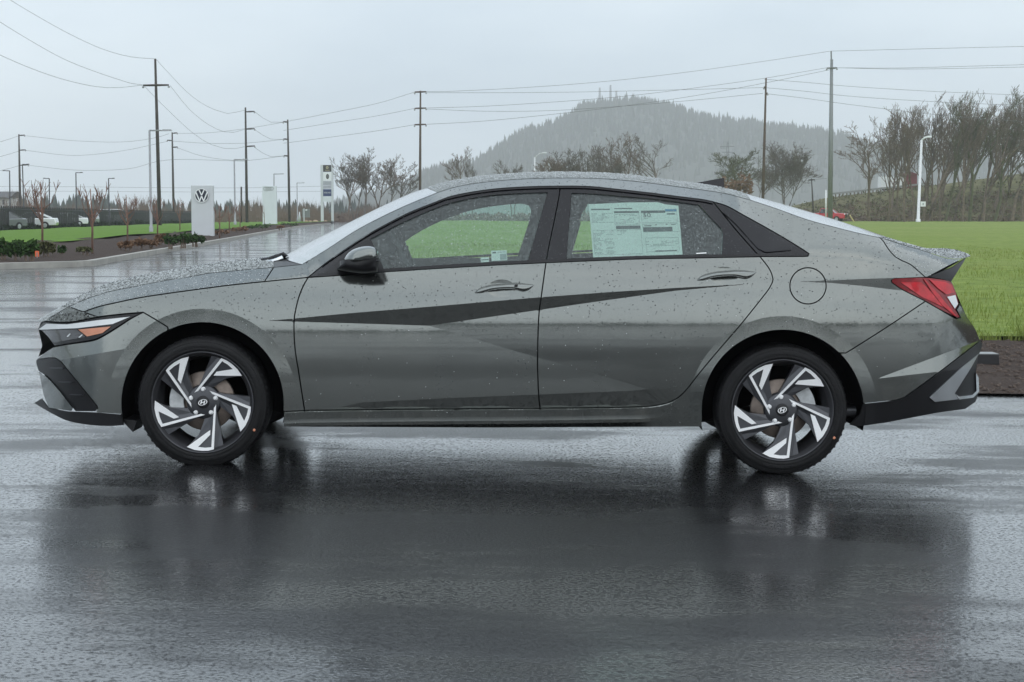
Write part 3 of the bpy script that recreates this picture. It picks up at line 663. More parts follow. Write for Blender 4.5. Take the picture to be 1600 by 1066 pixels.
for i, h in enumerate(tl):
    def sub(name, o, mat, off):
        r = panel(name, o, mat, parent=h, gap=.1, off=off, rim=.008, creases=[], far=False)
        if i:
            for v in r.data.vertices: v.co.y = -v.co.y
            r.data.flip_normals()
    sub('brake_lens', join(seg((1407, 441), (1440, 441), (1455, 456), (1474, 480), (1440, 464))), M['red_lens'], -.002)
    sub('edge_lens', join(seg((1443, 436), (1450, 441), (1468, 461), (1490, 488), (1496, 495), (1491, 493), (1473, 478), (1456, 456))), M['red_lens'], -.003)
    sub('side_lens', join(seg((1452, 437), (1477, 440.5), (1487, 445), (1491.5, 457), (1479, 460.5), (1466, 451))), M['red_lens'], -.003)
    sub('reversing_lens', join(seg((1480, 464), (1493, 461), (1497, 475), (1492, 482.5))), M['white_lamp'], -.004)

# ---- end faces: nose and tail, carried across to the far side
def fascia(name, near, bulge, mat, off=.02, n=24, m=12):
    A = [S3(p[0], p[1], off) for p in resample(near, n)]; v = []; f = []; w = m + 1
    for a in A:
        for k in range(w):
            u = k / m * 2 - 1; y = YCW + (a[1] - YCW) * -u
            y = YCW + (YCW - a[1]) * u
            v.append((a[0] + bulge * (1 - abs(u) ** 2.4), y, a[2]))
    for i in range(n - 1):
        for k in range(m): f.append((i * w + k, i * w + k + 1, (i + 1) * w + k + 1, (i + 1) * w + k))
    o = new_mesh_obj(name, v, f, mat, CAR, True); fix_normals(o); return o
fascia('grille', seg((64, 504), (60, 514), (66, 540), (60, 558)), -.035, M['satin_black'])
fascia('front_intake', seg((58, 562), (62, 580), (72, 620), (76, 640), (82, 646)), -.04, M['satin_black'], off=.03)
fascia('tail_panel', seg((1487, 441), (1495, 460), (1508, 490), (1531, 531)), .07, M['paint'], off=.015)
fascia('rear_centre_valance', seg((1533, 536), (1528, 556), (1524, 590), (1526, 626)), .075, M['satin_black'], off=.015)

# ---- dark inner body behind the gaps, wheel houses, floor
shell_o = join(seg((118, 488), (132, 479), (160, 472), (260, 452), (413, 433), (481, 430), (600, 428), (853, 413), (1187, 404), (1262, 404), (1330, 385), (1376, 376), (1413, 388), (1446, 398), (1490, 409), (1500, 408), (1468, 426), (1480, 445), (1486, 470), (1492, 520), (1455, 580), (1400, 618), (1352, 628)), arc(RW, AR + 3, 6, 180), seg((1094, 650), (1094, 662), (446, 662), (446, 645)), arc(FW, AR + 3, -5, 180), seg((186, 640), (150, 640), (100, 570), (90, 540)))
panel('inner_body', shell_o, M['dark_void'], gap=0, off=.032, rim=0, creases=[], grid=14)
rail_o = join(DLO[2:], DLO2[:-5], rev(BLE[:-4]), rev(RCREASE), rev(WSE[3:]))
panel('roof_rail_inner', rail_o, M['interior'], gap=.5, off=.035, rim=0, creases=[], grid=14)
for c in (FW, RW):
    mb = MB(); n = 40; v = []; f = []
    o_ = P(c[0], c[1], .0); r = (AR + 2) / 333.3
    for k in range(n + 1):
        a = R(-14 + 208 * k / n)
        qx, qy = c[0] + (AR + 3) * math.cos(a), c[1] - (AR + 3) * math.sin(a); np_ = P(qx, qy, depth(qx, qy) + .004)
        v += [np_, (np_[0], D + .36, np_[2])]
    for k in range(n): f.append((2 * k, 2 * k + 1, 2 * k + 3, 2 * k + 2))
    b = len(v); v.append((o_[0], D + .36, o_[2] + .02))
    for k in range(n): f.append((b, 2 * k + 3, 2 * k + 1))
    mb.add(v, f); mb.build('wheel_house', M['dark_void'], CAR)
    vv, ff = mirrored(mb.v, mb.f); new_mesh_obj('wheel_house', vv, ff, M['dark_void'], CAR)
mb = MB()
za = P(800, 660, .1)[2]
for (x0, x1) in ((P(446, 600, 0)[0], P(1094, 600, 0)[0]),):
    mb.box(((x0 + x1) / 2, YCW, za + .03), (x1 - x0, 1.40, .05))
mb.box((P(200, 600, 0)[0] + .30, YCW, za + .10), (1.35, 1.02, .09)); mb.box((P(1340, 600, 0)[0] - .15, YCW, za + .12), (1.5, 1.02, .1))
mb.build('floor_pan', M['dark_void'], CAR)
mb = MB(); q = P(960, 668, .5); mb.tube([(q[0], q[1], za - .01), (q[0] + .35, q[1], za - .02), (q[0] + .9, q[1] + .1, za), (q[0] + 1.35, q[1] - .35, za + .05)], .035, 10); mb.build('exhaust_pipe', M['gunmetal'], CAR, True)
mb = MB(); q = P(204, 664, .12); mb.prism([(q[0] - .05, q[1], q[2] + .03), (q[0] + .01, q[1], q[2] - .035), (q[0] + .03, q[1], q[2] + .02)], (0, .2, 0)); mb.build('air_deflector', M['satin_black'], CAR)

# ---- door handles
for k, (dx, dy) in enumerate(((0, 0), (347.5, -20))):
    door = front_door if k == 0 else rear_door
    cx, cyy = 783.5 + dx, 451 + dy
    v = []; f = []; nr, na = 8, 40
    for i in range(nr + 1):
        s_ = 1 - i / nr
        for j in range(na):
            a = 2 * math.pi * j / na; x = cx + 22 * math.cos(a) * s_; y = cyy + 14.2 * math.sin(a) * s_
            v.append(P(x, y, depth(x, y) + .007 * (1 - s_ ** 2.2)))
    for i in range(nr):
        for j in range(na): j2 = (j + 1) % na; f.append((i * na + j, (i + 1) * na + j, (i + 1) * na + j2, i * na + j2))
    o = new_mesh_obj('handle_cup', v, f, M['paint'], CAR, True)
    if o.data.polygons[0].normal.y > 0: o.data.flip_normals()
    vv, ff = mirrored(v, f); o = new_mesh_obj('handle_cup', vv, ff, M['paint'], CAR, True)
    if o.data.polygons[0].normal.y < 0: o.data.flip_normals()
    top = crv([(741.9, 457.2), (748.9, 450.6), (767, 444.8), (786.5, 442.8), (807.5, 441.7), (834.4, 445)], 3)
    bot = crv([(741.9, 458.2), (752, 457.6), (767, 453.8), (786.5, 451.6), (804, 452.2), (818, 455.2), (827.6, 451.8), (834.4, 445.4)], 3)
    T_, B_ = resample(top, 30), resample(bot, 30); v = []; f = []; m_ = 8
    for i, (a, b) in enumerate(zip(T_, B_)):
        u = i / 29; lift = .030 * math.sin(math.pi * min(max(u, .0), 1)) ** .55
        for j in range(m_ + 1):
            w = j / m_; x = a[0] + (b[0] - a[0]) * w + dx; y = a[1] + (b[1] - a[1]) * w + dy
            bul = math.sin(math.pi / 2 * w / .68) ** .8 if w < .68 else math.cos(math.pi / 2 * (w - .68) / .32 * .8)
            v.append(P(x, y, depth(x, y) - .002 - lift * max(bul, .0)))
        v.append(P((a[0] + b[0]) / 2 + dx, (a[1] + b[1]) / 2 + dy, depth(a[0] + dx, a[1] + dy) + (.004 if u < .2 or u > .8 else -.006)))
    w = m_ + 2
    for i in range(29):
        for j in range(w): j2 = (j + 1) % w; f.append((i * w + j, i * w + j2, (i + 1) * w + j2, (i + 1) * w + j))
    o = new_mesh_obj('door_handle', v, f, M['paint'], CAR, True); fix_normals(o)
    vv, ff = mirrored(v, f); o2 = new_mesh_obj('door_handle', vv, ff, M['paint'], CAR, True); fix_normals(o2)
    if k == 0:
        mb = MB(); q = P(806.5, 446.2, depth(806, 446) - .034); mb.box(q, (.016, .006, .009)); mb.build('lock_button', M['satin_black'], o)

# ---- door mirror
def solid_sections(name, outline, secs, mat, parent, centre=None):
    """secs: (depth, scale, dx, dy)"""
    cx = sum(p[0] for p in outline) / len(outline); cyy = sum(p[1] for p in outline) / len(outline)
    v = []; f = []; n = len(outline)
    for (yd, sc_, ddx, ddy) in secs:
        for p in outline: v.append(P(cx + (p[0] - cx) * sc_ + ddx, cyy + (p[1] - cyy) * sc_ + ddy, yd))
    for i in range(len(secs) - 1):
        for j in range(n): j2 = (j + 1) % n; f.append((i * n + j, i * n + j2, (i + 1) * n + j2, (i + 1) * n + j))
    f.append(tuple(range(n))); f.append(tuple((len(secs) - 1) * n + j for j in range(n))[::-1])
    obs = []
    for side in (0, 1):
        vv, ff = (v, f) if side == 0 else mirrored(v, f)
        o = new_mesh_obj(name, vv, ff, mat, parent, True); fix_normals(o); obs.append(o)
    return obs
cap = join(crv([(536.5, 408), (541, 398.7), (550, 390.6), (565, 385.4), (580, 384.6), (589.5, 389), (592.2, 402.5)]), seg((592.2, 402.5), (565, 405.5), (536.5, 408)))
mirs = solid_sections('door_mirror', cap, [(.02, .80, 3, 3), (-.02, .96, 1, 0), (-.08, 1.0, 0, 0), (-.14, .96, 0, .4), (-.175, .80, 2, 2), (-.19, .55, 3, 4)], M['paint'], CAR)
base = join(seg((531, 408.5), (592.4, 402.2), (590, 425)), crv([(590, 425), (567.5, 427), (545, 424.5), (525.5, 421)]), seg((525.5, 421), (531, 415), (531, 408.5)))
solid_sections('mirror_base', base, [(.075, .9, -2, 1), (.0, .97, -1, .5), (-.08, 1.0, 0, 0), (-.14, .95, 0, -1.2), (-.18, .78, 2, -4)], M['satin_black'], CAR)
solid_sections('mirror_blade', join(seg((533, 413.8), (592, 406.6), (591.5, 410), (534, 416.5))), [(-.06, 1.0, 0, 0), (-.15, 1.0, .3, 0), (-.176, .9, 2, -1)], M['gloss_black'], CAR)
panel('mirror_sail', join(seg((505, 427), (540, 398), (577, 372.5), (580, 374.5), (600, 421), (560, 427), (505, 431.5))), M['satin_black'], gap=.3, off=-.003, creases=[])

# ---- aerial fin, wiper
mb = MB(); v = []; f = []
A0 = crv([(1087.7, 286), (1108, 282), (1131.5, 277.8)], 4); B0 = crv([(1087.7, 287.4), (1108, 291), (1130.5, 297)], 4)
n = 12; A0, B0 = resample(A0, n), resample(B0, n)
for i in range(n):
    u = i / (n - 1)
    for (p, yy, th) in ((A0[i], YC, .003), (B0[i], YC, .012 + .02 * u)):
        c = P(p[0], p[1], yy); v += [(c[0], c[1] - th, c[2]), (c[0], c[1] + th, c[2])]
for i in range(n - 1):
    a, b = 4 * i, 4 * i + 4; f += [(a, b, b + 2, a + 2), (a + 1, a + 3, b + 3, b + 1), (a, a + 1, b + 1, b)]
f += [(4 * n - 4, 4 * n - 2, 4 * n - 1, 4 * n - 3)]
o = new_mesh_obj('roof_fin', v, f, M['gloss_black'], CAR); fix_normals(o)
mb = MB()
mb.tube([P(408, 406, .62), P(420, 406.5, .62), P(432, 402, .60), P(444, 399, .58)], [.008, .016, .016, .012], 8)
mb.tube([P(438, 399, .58), P(443, 397.4, .58), P(447, 399.6, .58), P(443, 405, .58)], .012, 8); mb.build('wiper', M['gloss_black'], CAR, True)
mb = MB(); mb.tube([P(418, 411, .5), P(432, 407, .5), P(442, 402.6, .5)], .012, 8); mb.build('wiper_arm', M['chrome'], CAR, True)

# ---- cabin
def flat_panel(name, outline, holes, yd, mat, lean=0.0, y_ref=400.0):
    return panel(name, outline, mat, holes=holes, gap=0, rim=.03, creases=[], grid=16, far=False, dfun=lambda x, y: yd - lean * (y_ref - y))
FARO = join(crv([(606, 404), (640, 372), (690, 345), (740, 328), (790, 320), (819, 319), (829, 326), (827, 345), (808, 403)]), seg((808, 403), (606, 404)))
FARO2 = join(crv([(868, 403), (884, 330), (894, 319.5), (960, 320), (1040, 326), (1062, 345), (1064, 403)]), seg((1064, 403), (868, 403)))
flat_panel('far_cabin_trim', join(seg((505, 436), (600, 345), (690, 302), (800, 291), (930, 292), (1050, 305), (1130, 322), (1215, 380), (1215, 440), (505, 446))), [FARO, FARO2], 1.56, M['interior'], lean=.0016)
mb = MB(); q = P(548, 430, .9); mb.box((q[0] - .02, YCW, q[2] - .05), (.36, 1.4, .24), taper=.86); q = P(590, 412, .5); mb.box((q[0] - .05, q[1], q[2] - .01), (.26, .4, .08), taper=.8); mb.build('dashboard', M['seat'], CAR)
mb = MB(); c = Vector(P(632, 397, .52)); n = 36; pts = []
for k in range(n + 1):
    a = 2 * math.pi * k / n; pts.append(tuple(c + Vector((-.075 * math.sin(a), .185 * math.cos(a), .17 * math.sin(a)))))
mb.tube(pts, .016, 8, False); mb.box(tuple(c + Vector((-.01, 0, -.01))), (.05, .16, .10)); mb.tube([tuple(c), tuple(c + Vector((-.3, 0, -.12)))], .03, 8); mb.build('steering_wheel', M['seat'], CAR, True)
def seat_pts(name, px_base, yd, width, back=True):
    c = P(px_base, 520, yd); mb = MB(); x, y, z = c
    mb.box((x - .22, y, z - .02), (.52, width, .16), taper=.92)
    pr = [(x + .02, z), (x + .14, z), (x + .30, z + .56), (x + .20, z + .58)]
    v = []
    for s_, k in ((-1, 1), (1, 1)):
        for (a, b) in pr: v.append((a, y + s_ * width / 2 * (1 if b < z + .1 else .78), b))
    mb.add(v, [(0, 1, 2, 3), (7, 6, 5, 4), (0, 4, 5, 1), (1, 5, 6, 2), (2, 6, 7, 3), (3, 7, 4, 0)])
    if back: mb.ico((x + .29, y, z + .68), .12, 2, 0, (.45, 1.05, .75)); mb.box((x + .27, y, z + .6), (.03, .1, .06))
    o = mb.build(name, M['seat'], CAR); md = o.modifiers.new('b', 'BEVEL'); md.width = .03; md.segments = 2; return o
seat_pts('front_seat', 812, .52, .5); seat_pts('front_seat', 812, 1.30, .5); seat_pts('rear_seat', 1078, .62, .6, False); seat_pts('rear_seat', 1078, 1.2, .6, False)

# ---- papers in the windows
def paper(name, corners, yoff, parent, mat, thick=.0008):
    v = [P(p[0], p[1], depth(p[0], p[1]) + yoff) for p in corners]; mb = MB(); mb.prism(v, (0, thick, 0)); return fix_normals(mb.build(name, mat, parent))
rw_near = rear_window_side[0]
ST = [(920, 319.3), (978, 316.5), (1028, 316), (1040, 319.5), (1060, 321.4), (1066.6, 398), (926.8, 402.2)]
st_ = paper('price_sticker', ST, .016, CAR, M['paper'])
def bar(x0, y0, x1, y1, mat, name='printed_bar', parent=st_, off=.0145):
    """flat print on the sticker, x/y as fractions of the sheet"""
    def q(u, v):
        tl, tr, br, bl = (920, 319.5), (1060, 318.5), (1066.6, 398), (926.8, 402.2)
        x = (tl[0] * (1 - u) + tr[0] * u) * (1 - v) + (bl[0] * (1 - u) + br[0] * u) * v; y = (tl[1] * (1 - u) + tr[1] * u) * (1 - v) + (bl[1] * (1 - u) + br[1] * u) * v; return (x, y)
    return q(x0, y0), q(x1, y0), q(x1, y1), q(x0, y1)
def print_group(name, rects, mat, parent, off=.0148):
    mb = MB()
    for r in rects:
        c = bar(*r, mat); v = [P(p[0], p[1], depth(p[0], p[1]) + off) for p in c]; mb.add(v, [(0, 3, 2, 1)])
    return mb.build(name, mat, parent)
rr = random.Random(3)
print_group('heading_bar', [(.275, .135, .552, .168), (.575, .128, .845, .172)], M['print'], st_)
print_group('heading_bar', [(.283, .415, .555, .475)], M['print'], st_)
print_group('rating_bar', [(.585, .45, .91, .535)], M['print'], st_)
print_group('blue_tab', [(.846, .105, .975, .15)], M['print_blue'], st_)
lines = []
for (x0, x1, y0, y1, n_, dens) in ((.02, .26, .17, .36, 9, .8), (.285, .55, .19, .39, 8, .75), (.02, .25, .50, .95, 20, .7), (.29, .40, .50, .60, 4, .8), (.60, .97, .70, .86, 6, .55), (.60, .97, .22, .3, 3, .5)):
    for k in range(n_):
        y = y0 + (y1 - y0) * k / n_; x = x0
        while x < x1 - .01:
            w = rr.uniform(.012, .05)
            if rr.random() < dens: lines.append((x, y, min(x + w, x1), y + .009))
            x += w + .006
            if rr.random() > .9: break
tag(print_group('text_line', lines, M['print_pale'], st_), kind='stuff')
tag(print_group('text_line', [(.02, .085, .23, .11), (.28, .075, .48, .092), (.70, .905, .94, .925), (.60, .415, .68, .43), (.86, .185, .95, .21), (.72, .40, .74, .412), (.84, .39, .86, .405), (.9, .40, .95, .41)], M['print'], st_), kind='stuff')
fr_ = []
for (x0, y0, x1, y1) in ((.575, .13, .975, .365), (.58, .385, .975, .545), (.60, .655, .97, .93), (.275, .135, .552, .40), (.02, .49, .56, .96)):
    t_ = .003; u_ = .006
    fr_ += [(x0, y0, x1, y0 + u_), (x0, y1 - u_, x1, y1), (x0, y0, x0 + t_, y1), (x1 - t_, y0, x1, y1)]
print_group('ruled_frame', fr_, M['print_pale'], st_, .0151)
def text3d(name, s, size, mat, parent, loc, rot, extrude=.0, align='LEFT', shear=0.0, sx=1.0):
    cu = bpy.data.curves.new(name, 'FONT'); cu.body = s; cu.size = size; cu.extrude = extrude; cu.align_x = align; cu.align_y = 'CENTER'; cu.shear = shear; cu.resolution_u = 3
    o = bpy.data.objects.new(name, cu); COL.objects.link(o)
    dg = bpy.context.evaluated_depsgraph_get(); me = bpy.data.meshes.new_from_object(o.evaluated_get(dg)); bpy.data.objects.remove(o); bpy.data.curves.remove(cu)
    me.materials.clear(); me.materials.append(mat); mo = bpy.data.objects.new(name, me); COL.objects.link(mo)
    po = ORG.get(parent.name, (0, 0, 0)); mo.parent = parent; mo.location = (loc[0] - po[0], loc[1] - po[1], loc[2] - po[2]); mo.rotation_euler = rot; mo.scale.x = sx; return mo
_q = P(1004.5, 336.5, depth(1008, 336.5) + .0125); text3d('mileage_number', '50', .033, M['print'], st_, _q, (R(62), 0, R(0)), sx=1.15)
lab = paper('window_label', [(767.5, 391.8), (791.5, 391.2), (792.6, 406.6), (768, 408)], .014, CAR, M['paper'])
paper('text_line', [(769.5, 394), (775, 393.7), (775, 396), (769.5, 396.2)], .0125, lab, M['print'], .0003); paper('text_line', [(777, 393.8), (790, 393.2), (790, 394.2), (777, 394.8)], .0125, lab, M['print_pale'], .0003)
paper('grey_box', [(781, 397), (791, 396.6), (791.6, 405.2), (781.6, 405.8)], .0125, lab, M['print_pale'], .0003)
lab2 = paper('window_label', [(751, 402.6), (764, 402), (764.3, 409.4), (751.3, 410.2)], .014, CAR, M['paper'])
paper('text_line', [(752, 405.6), (763.5, 405), (763.5, 406.4), (752, 407)], .0125, lab2, M['print'], .0003)
mk_ = paper('glass_marking', [(1088, 395.4), (1104, 394.6), (1104, 396), (1088, 396.8)], .006, CAR, M['paper'], .0003)

# ---- wheels
def make_wheel(c, ground_z, rot_off, cal_ang):
    """c = centre of the outer face in the place"""
    Rm, RT = .2365, .310
    w = thing('wheel', c, parent=CAR)
    prof = [(.232, .20), (.255, .222), (.285, .226), (.300, .215), (RT, .190), (RT + .002, .11), (RT, .035), (.3015, .012), (.2995, .0085), (.2985, .0095), (.292, .002), (.288, .0), (.2855, .0012), (.2845, -.0008), (.272, -.0042), (.262, -.0042), (.2585, -.0028), (.257, -.0046), (.2485, -.001), (.245, .002), (Rm, .012), (.231, .03)]
    mb = MB(); n = 96
    mb.lathe_y(prof, (c[0], c[1], c[2]), n)
    mb.v = [(x, y, max(z, ground_z - .001)) for (x, y, z) in mb.v]
    ty = mb.build('tyre', M['rubber'], w, True); fix_normals(ty)
    mb = MB()                        # shoulder blocks cut round the tread edge
    for k in range(60):
        a = 2 * math.pi * k / 60
        if math.sin(a) < -.97: continue
        r0, r1 = .2985, RT + .0035; da = .036
        q = []
        for (r, y) in ((r0, .009), (r1 - .002, .028), (r1, .06)):
            q.append((c[0] + r * math.cos(a), c[1] + y, c[2] + r * math.sin(a))); q.append((c[0] + r * math.cos(a + da), c[1] + y, c[2] + r * math.sin(a + da)))
        mb.add(q, [(0, 1, 3, 2), (2, 3, 5, 4)])
    o = mb.build('tread_block', M['rubber'], w); tag(o, kind='stuff')
    mb = MB(); mb.lathe_y([(.243, .004), (.240, .001), (.2365, .002), (.234, .010), (.224, .018), (.216, .045), (.205, .09), (.203, .19), (.23, .2)], c, n); fix_normals(mb.build('rim_barrel', M['rim_barrel'], w, True))
    mb = MB(); mb.lathe_y([(.2415, .0035), (.2405, .0005), (.2385, .0005), (.237, .004)], c, n); mb.build('rim_flange', M['gunmetal'], w, True)
    def pt(u, v, ang, y):            # u,v in rim radii (v down), rotated by ang
        ca, sa = math.cos(ang), math.sin(ang); x = u * ca - v * sa; z = u * sa + v * ca
        return (c[0] + x * Rm, c[1] + y, c[2] - z * Rm)
    def dish(u, v): r = math.hypot(u, v); return .030 - .024 * min(r, 1) ** 1.5
    for k in range(5):
        ang = rot_off + 2 * math.pi * k / 5
        body = [(.06, .22), (-.03, .48), (-.10, .66), (-.30, .88), (-.16, .935), (.0, .955), (.19, .94), (.40, .86), (.34, .58), (.29, .36), (.25, .10)]
        mb = MB(); fr = [pt(u, v, ang, dish(u, v) + .010) for u, v in body]; mb.prism(fr, (0, .035, 0))
        # raised ridge facet to either side of the long blade
        ridge = [(.225, .06), (.17, .93)]
        e = [pt(.235, .08, ang, dish(.235, .08) + .002), pt(.185, .93, ang, dish(.185, .93) + .002), pt(.38, .86, ang, dish(.4, .86) + .018), pt(.27, .3, ang, dish(.3, .3) + .018)]
        mb.add(e, [(0, 1, 2, 3)])
        e = [pt(.225, .08, ang, dish(.225, .08) + .002), pt(.165, .60, ang, dish(.17, .6) + .002), pt(-.02, .60, ang, dish(.0, .6) + .018), pt(.05, .25, ang, dish(.05, .25) + .018)]
        mb.add(e, [(3, 2, 1, 0)])
        o = mb.build('spoke', M['gunmetal'], w); fix_normals(o)
        mb = MB()
        for poly in ([(.216, .05), (.256, .05), (.212, .945), (.160, .935)], [(-.325, .895), (.138, .560), (.134, .66), (-.11, .905), (-.16, .945)], [(-.33, .895), (-.11, .90), (.03, .915), (.16, .905), (.212, .945), (.10, .972), (-.03, .975), (-.18, .955)]):
            fr = [pt(u, v, ang, dish(u, v) + .0005) for u, v in poly]; mb.prism(fr, (0, .006, 0))
        o = mb.build('machined_face', M['machined'], w); fix_normals(o)
    mb = MB(); mb.lathe_y([(0, .020), (.030, .020), (.060, .027), (.078, .031), (.084, .05), (.08, .09)], c, 48); mb.build('hub', M['gunmetal'], w, True)
    mb = MB(); mb.lathe_y([(0, .014), (.024, .0145), (.030, .017), (.031, .024)], c, 40); mb.build('centre_cap', M['satin_black'], w, True)
    mb = MB(); n = 40                 # oval badge with slanted letter
    for (ri, ro) in ((.82, 1.0),):
        v = []
        for k in range(n):
            a = 2 * math.pi * k / n
            for r in (ri if True else 0, ro): v.append((c[0] + .0215 * r * math.cos(a), c[1] + .0125, c[2] + .0145 * r * math.sin(a) + .004 * r * math.cos(a)))
        mb.add(v, [(2 * k, 2 * k + 1, (2 * k + 3) % (2 * n), (2 * k + 2) % (2 * n)) for k in range(n)])
    for poly in ([(-.0125, -.008), (-.007, -.009), (-.0025, .0105), (-.008, .0095)], [(.0025, -.0105), (.008, -.0095), (.0125, .008), (.007, .009)], [(-.0065, -.0035), (.006, -.001), (.0068, .0035), (-.0052, .001)]):
        mb.add([(c[0] + x, c[1] + .0122, c[2] + z) for x, z in poly], [(0, 1, 2, 3)])
    mb.build('badge', M['machined'], w)
    for k in range(5):
        a = rot_off + R(18) + 2 * math.pi * k / 5; q = (c[0] + .060 * math.cos(a), c[1] + .015, c[2] + .060 * math.sin(a))
        mb = MB(); mb.lathe_y([(0, .0), (.006, .0), (.0085, .003), (.0105, .012), (.0125, .013), (.0125, .02)], q, 8); mb.build('lug_nut', M['machined'], w)
    mb = MB(); mb.lathe_y([(.06, .075), (.14, .075), (.142, .078), (.142, .09), (.14, .095), (.06, .095)], c, 60); mb.build('brake_disc', M['disc'], w, True)
    mb = MB(); n = 14
    v = []; f = []
    for k in range(n + 1):
        a = cal_ang + R(-34 + 68 * k / n)
        for (r, y) in ((.100, .058), (.165, .050), (.172, .12), (.10, .11)): v.append((c[0] + r * math.cos(a), c[1] + y, c[2] + r * math.sin(a)))
    for k in range(n):
        for j in range(4): f.append((4 * k + j, 4 * k + (j + 1) % 4, 4 * k + 4 + (j + 1) % 4, 4 * k + 4 + j))
    f += [(0, 1, 2, 3), (4 * n + 3, 4 * n + 2, 4 * n + 1, 4 * n)]
    mb.add(v, f); o = mb.build('brake_caliper', M['caliper'], w); fix_normals(o)
    a = R(-28); mb = MB(); q = (c[0] + .277 * math.cos(a), c[1] - .004, c[2] + .277 * math.sin(a)); mb.ico(q, .0075, 1, 0, (1, .3, 1)); mb.build('balance_dot', M['amber'], w)
    return w
M['badge'] = M['machined']
cF = P(316, 629.3, .018); cR = P(1223, 641.5, .018)
wheels = [make_wheel(cF, zg(cF[0]), R(0), R(172)), make_wheel(cR, zg(cR[0]), R(4), R(38))]
for w in wheels:
    c2 = copy_tree(w, CAR); c2.location.y = -w.location.y; c2.rotation_euler.z = math.pi

# ---- rain beads standing on the skin
def bead_mat(name, col, rough):
    m, t, b = new_mat(name); b.inputs['Base Color'].default_value = col + (1,); b.inputs['Roughness'].default_value = rough; b.inputs['Specular IOR Level'].default_value = .6; return m
M['bead_clear'] = bead_mat('clear_rain_bead', (.05, .055, .056), .03); M['bead_bright'] = bead_mat('sky_lit_rain_bead', (.46, .49, .50), .06)  # bright bead: sky light refracted by the drop is put into its pale colour
def beads(objs, n, rmin, rmax, flat, mat, seed, keep=None):
    rng = np.random.default_rng(seed); tris = []
    for o in objs:
        me = o.data; co = np.array([v.co for v in me.vertices]); off = np.array(ORG[o.name])
        for p in me.polygons:
            vs = list(p.vertices)
            for k in range(1, len(vs) - 1): tris.append((co[vs[0]] + off, co[vs[k]] + off, co[vs[k + 1]] + off, np.array(p.normal)))
    A = np.array([np.linalg.norm(np.cross(t[1] - t[0], t[2] - t[0])) / 2 for t in tris]); idx = rng.choice(len(tris), n, p=A / A.sum()); V = []; F = []
    for i in idx:
        a, b, c, nn = tris[i]; r1 = math.sqrt(rng.random()); r2 = rng.random(); p = a * (1 - r1) + b * (r1 * (1 - r2)) + c * (r1 * r2)
        if keep and not keep(p): continue
        if nn[1] > 0 and abs(nn[2]) < .6 or nn[2] < -.3: nn = -nn
        r = rmin + (rmax - rmin) * rng.random() ** 2.5; n_ = Vector(nn); u = n_.cross(Vector((1, 0, .1))).normalized(); w = n_.cross(u); k0 = len(V)
        for (rr, hh) in ((1.0, -.1), (.72, .62)):
            for j in range(5):
                an = j * 1.2566 + hh; q = Vector(p) + u * (math.cos(an) * r * rr) + w * (math.sin(an) * r * rr * 1.15) + n_ * (r * hh * flat); V.append(tuple(q))
        V.append(tuple(Vector(p) + n_ * (r * flat)))
        for j in range(5): j2 = (j + 1) % 5; F.append((k0 + j, k0 + j2, k0 + 5 + j2, k0 + 5 + j)); F.append((k0 + 5 + j, k0 + 5 + j2, k0 + 10))
    o = new_mesh_obj('rain_beads', V, F, mat, CAR, True); fix_normals(o); tag(o, kind='stuff'); return o
ch = {o.name: o for o in CAR.children}
near = lambda p: p[1] < YCW - .1
side = [ch[k] for k in ('front_door', 'rear_door', 'fender', 'body_side', 'front_bumper', 'rear_bumper', 'fuel_door', 'hood_side', 'trunk_side')]
beads(side, 7000, .0012, .0034, .6, M['bead_clear'], 1, keep=lambda p: near(p) and (p[2] > .62 or p[0] % .37 < .09))
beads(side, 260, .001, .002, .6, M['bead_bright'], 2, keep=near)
beads([ch['window_surround'], ch['window_surround.002'], ch['quarter_trim']], 900, .0012, .0032, .6, M['bead_clear'], 3, keep=near)
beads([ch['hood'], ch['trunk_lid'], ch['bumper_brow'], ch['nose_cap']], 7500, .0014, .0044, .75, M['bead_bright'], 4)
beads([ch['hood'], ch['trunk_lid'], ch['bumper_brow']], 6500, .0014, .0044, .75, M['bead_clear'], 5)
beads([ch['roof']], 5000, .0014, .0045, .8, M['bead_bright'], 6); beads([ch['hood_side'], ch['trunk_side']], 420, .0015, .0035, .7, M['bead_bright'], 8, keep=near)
beads([ch['front_window'], ch['rear_side_window']], 420, .001, .0022, .5, M['bead_bright'], 7, keep=near)
def leaf_clump(mb, c, r, n, rnd, size):
    for _ in range(n):
        while True:
            d = Vector((rnd.uniform(-1, 1), rnd.uniform(-1, 1), rnd.uniform(-1, 1)))
            if .15 < d.length < 1: break
        d = d * (.55 + .45 * rnd.random()); p = Vector((c[0] + d.x * r[0], c[1] + d.y * r[1], c[2] + d.z * r[2])); s_ = size * rnd.uniform(.6, 1.3)
        u = Vector((rnd.uniform(-1, 1), rnd.uniform(-1, 1), rnd.uniform(-1, 1))).normalized(); w = u.cross(Vector((rnd.uniform(-1, 1), rnd.uniform(-1, 1), rnd.uniform(-1, 1)))).normalized()
        mb.add([tuple(p - u * s_), tuple(p + w * s_ * .5), tuple(p + u * s_), tuple(p - w * s_ * .5)], [(0, 1, 2, 3)])
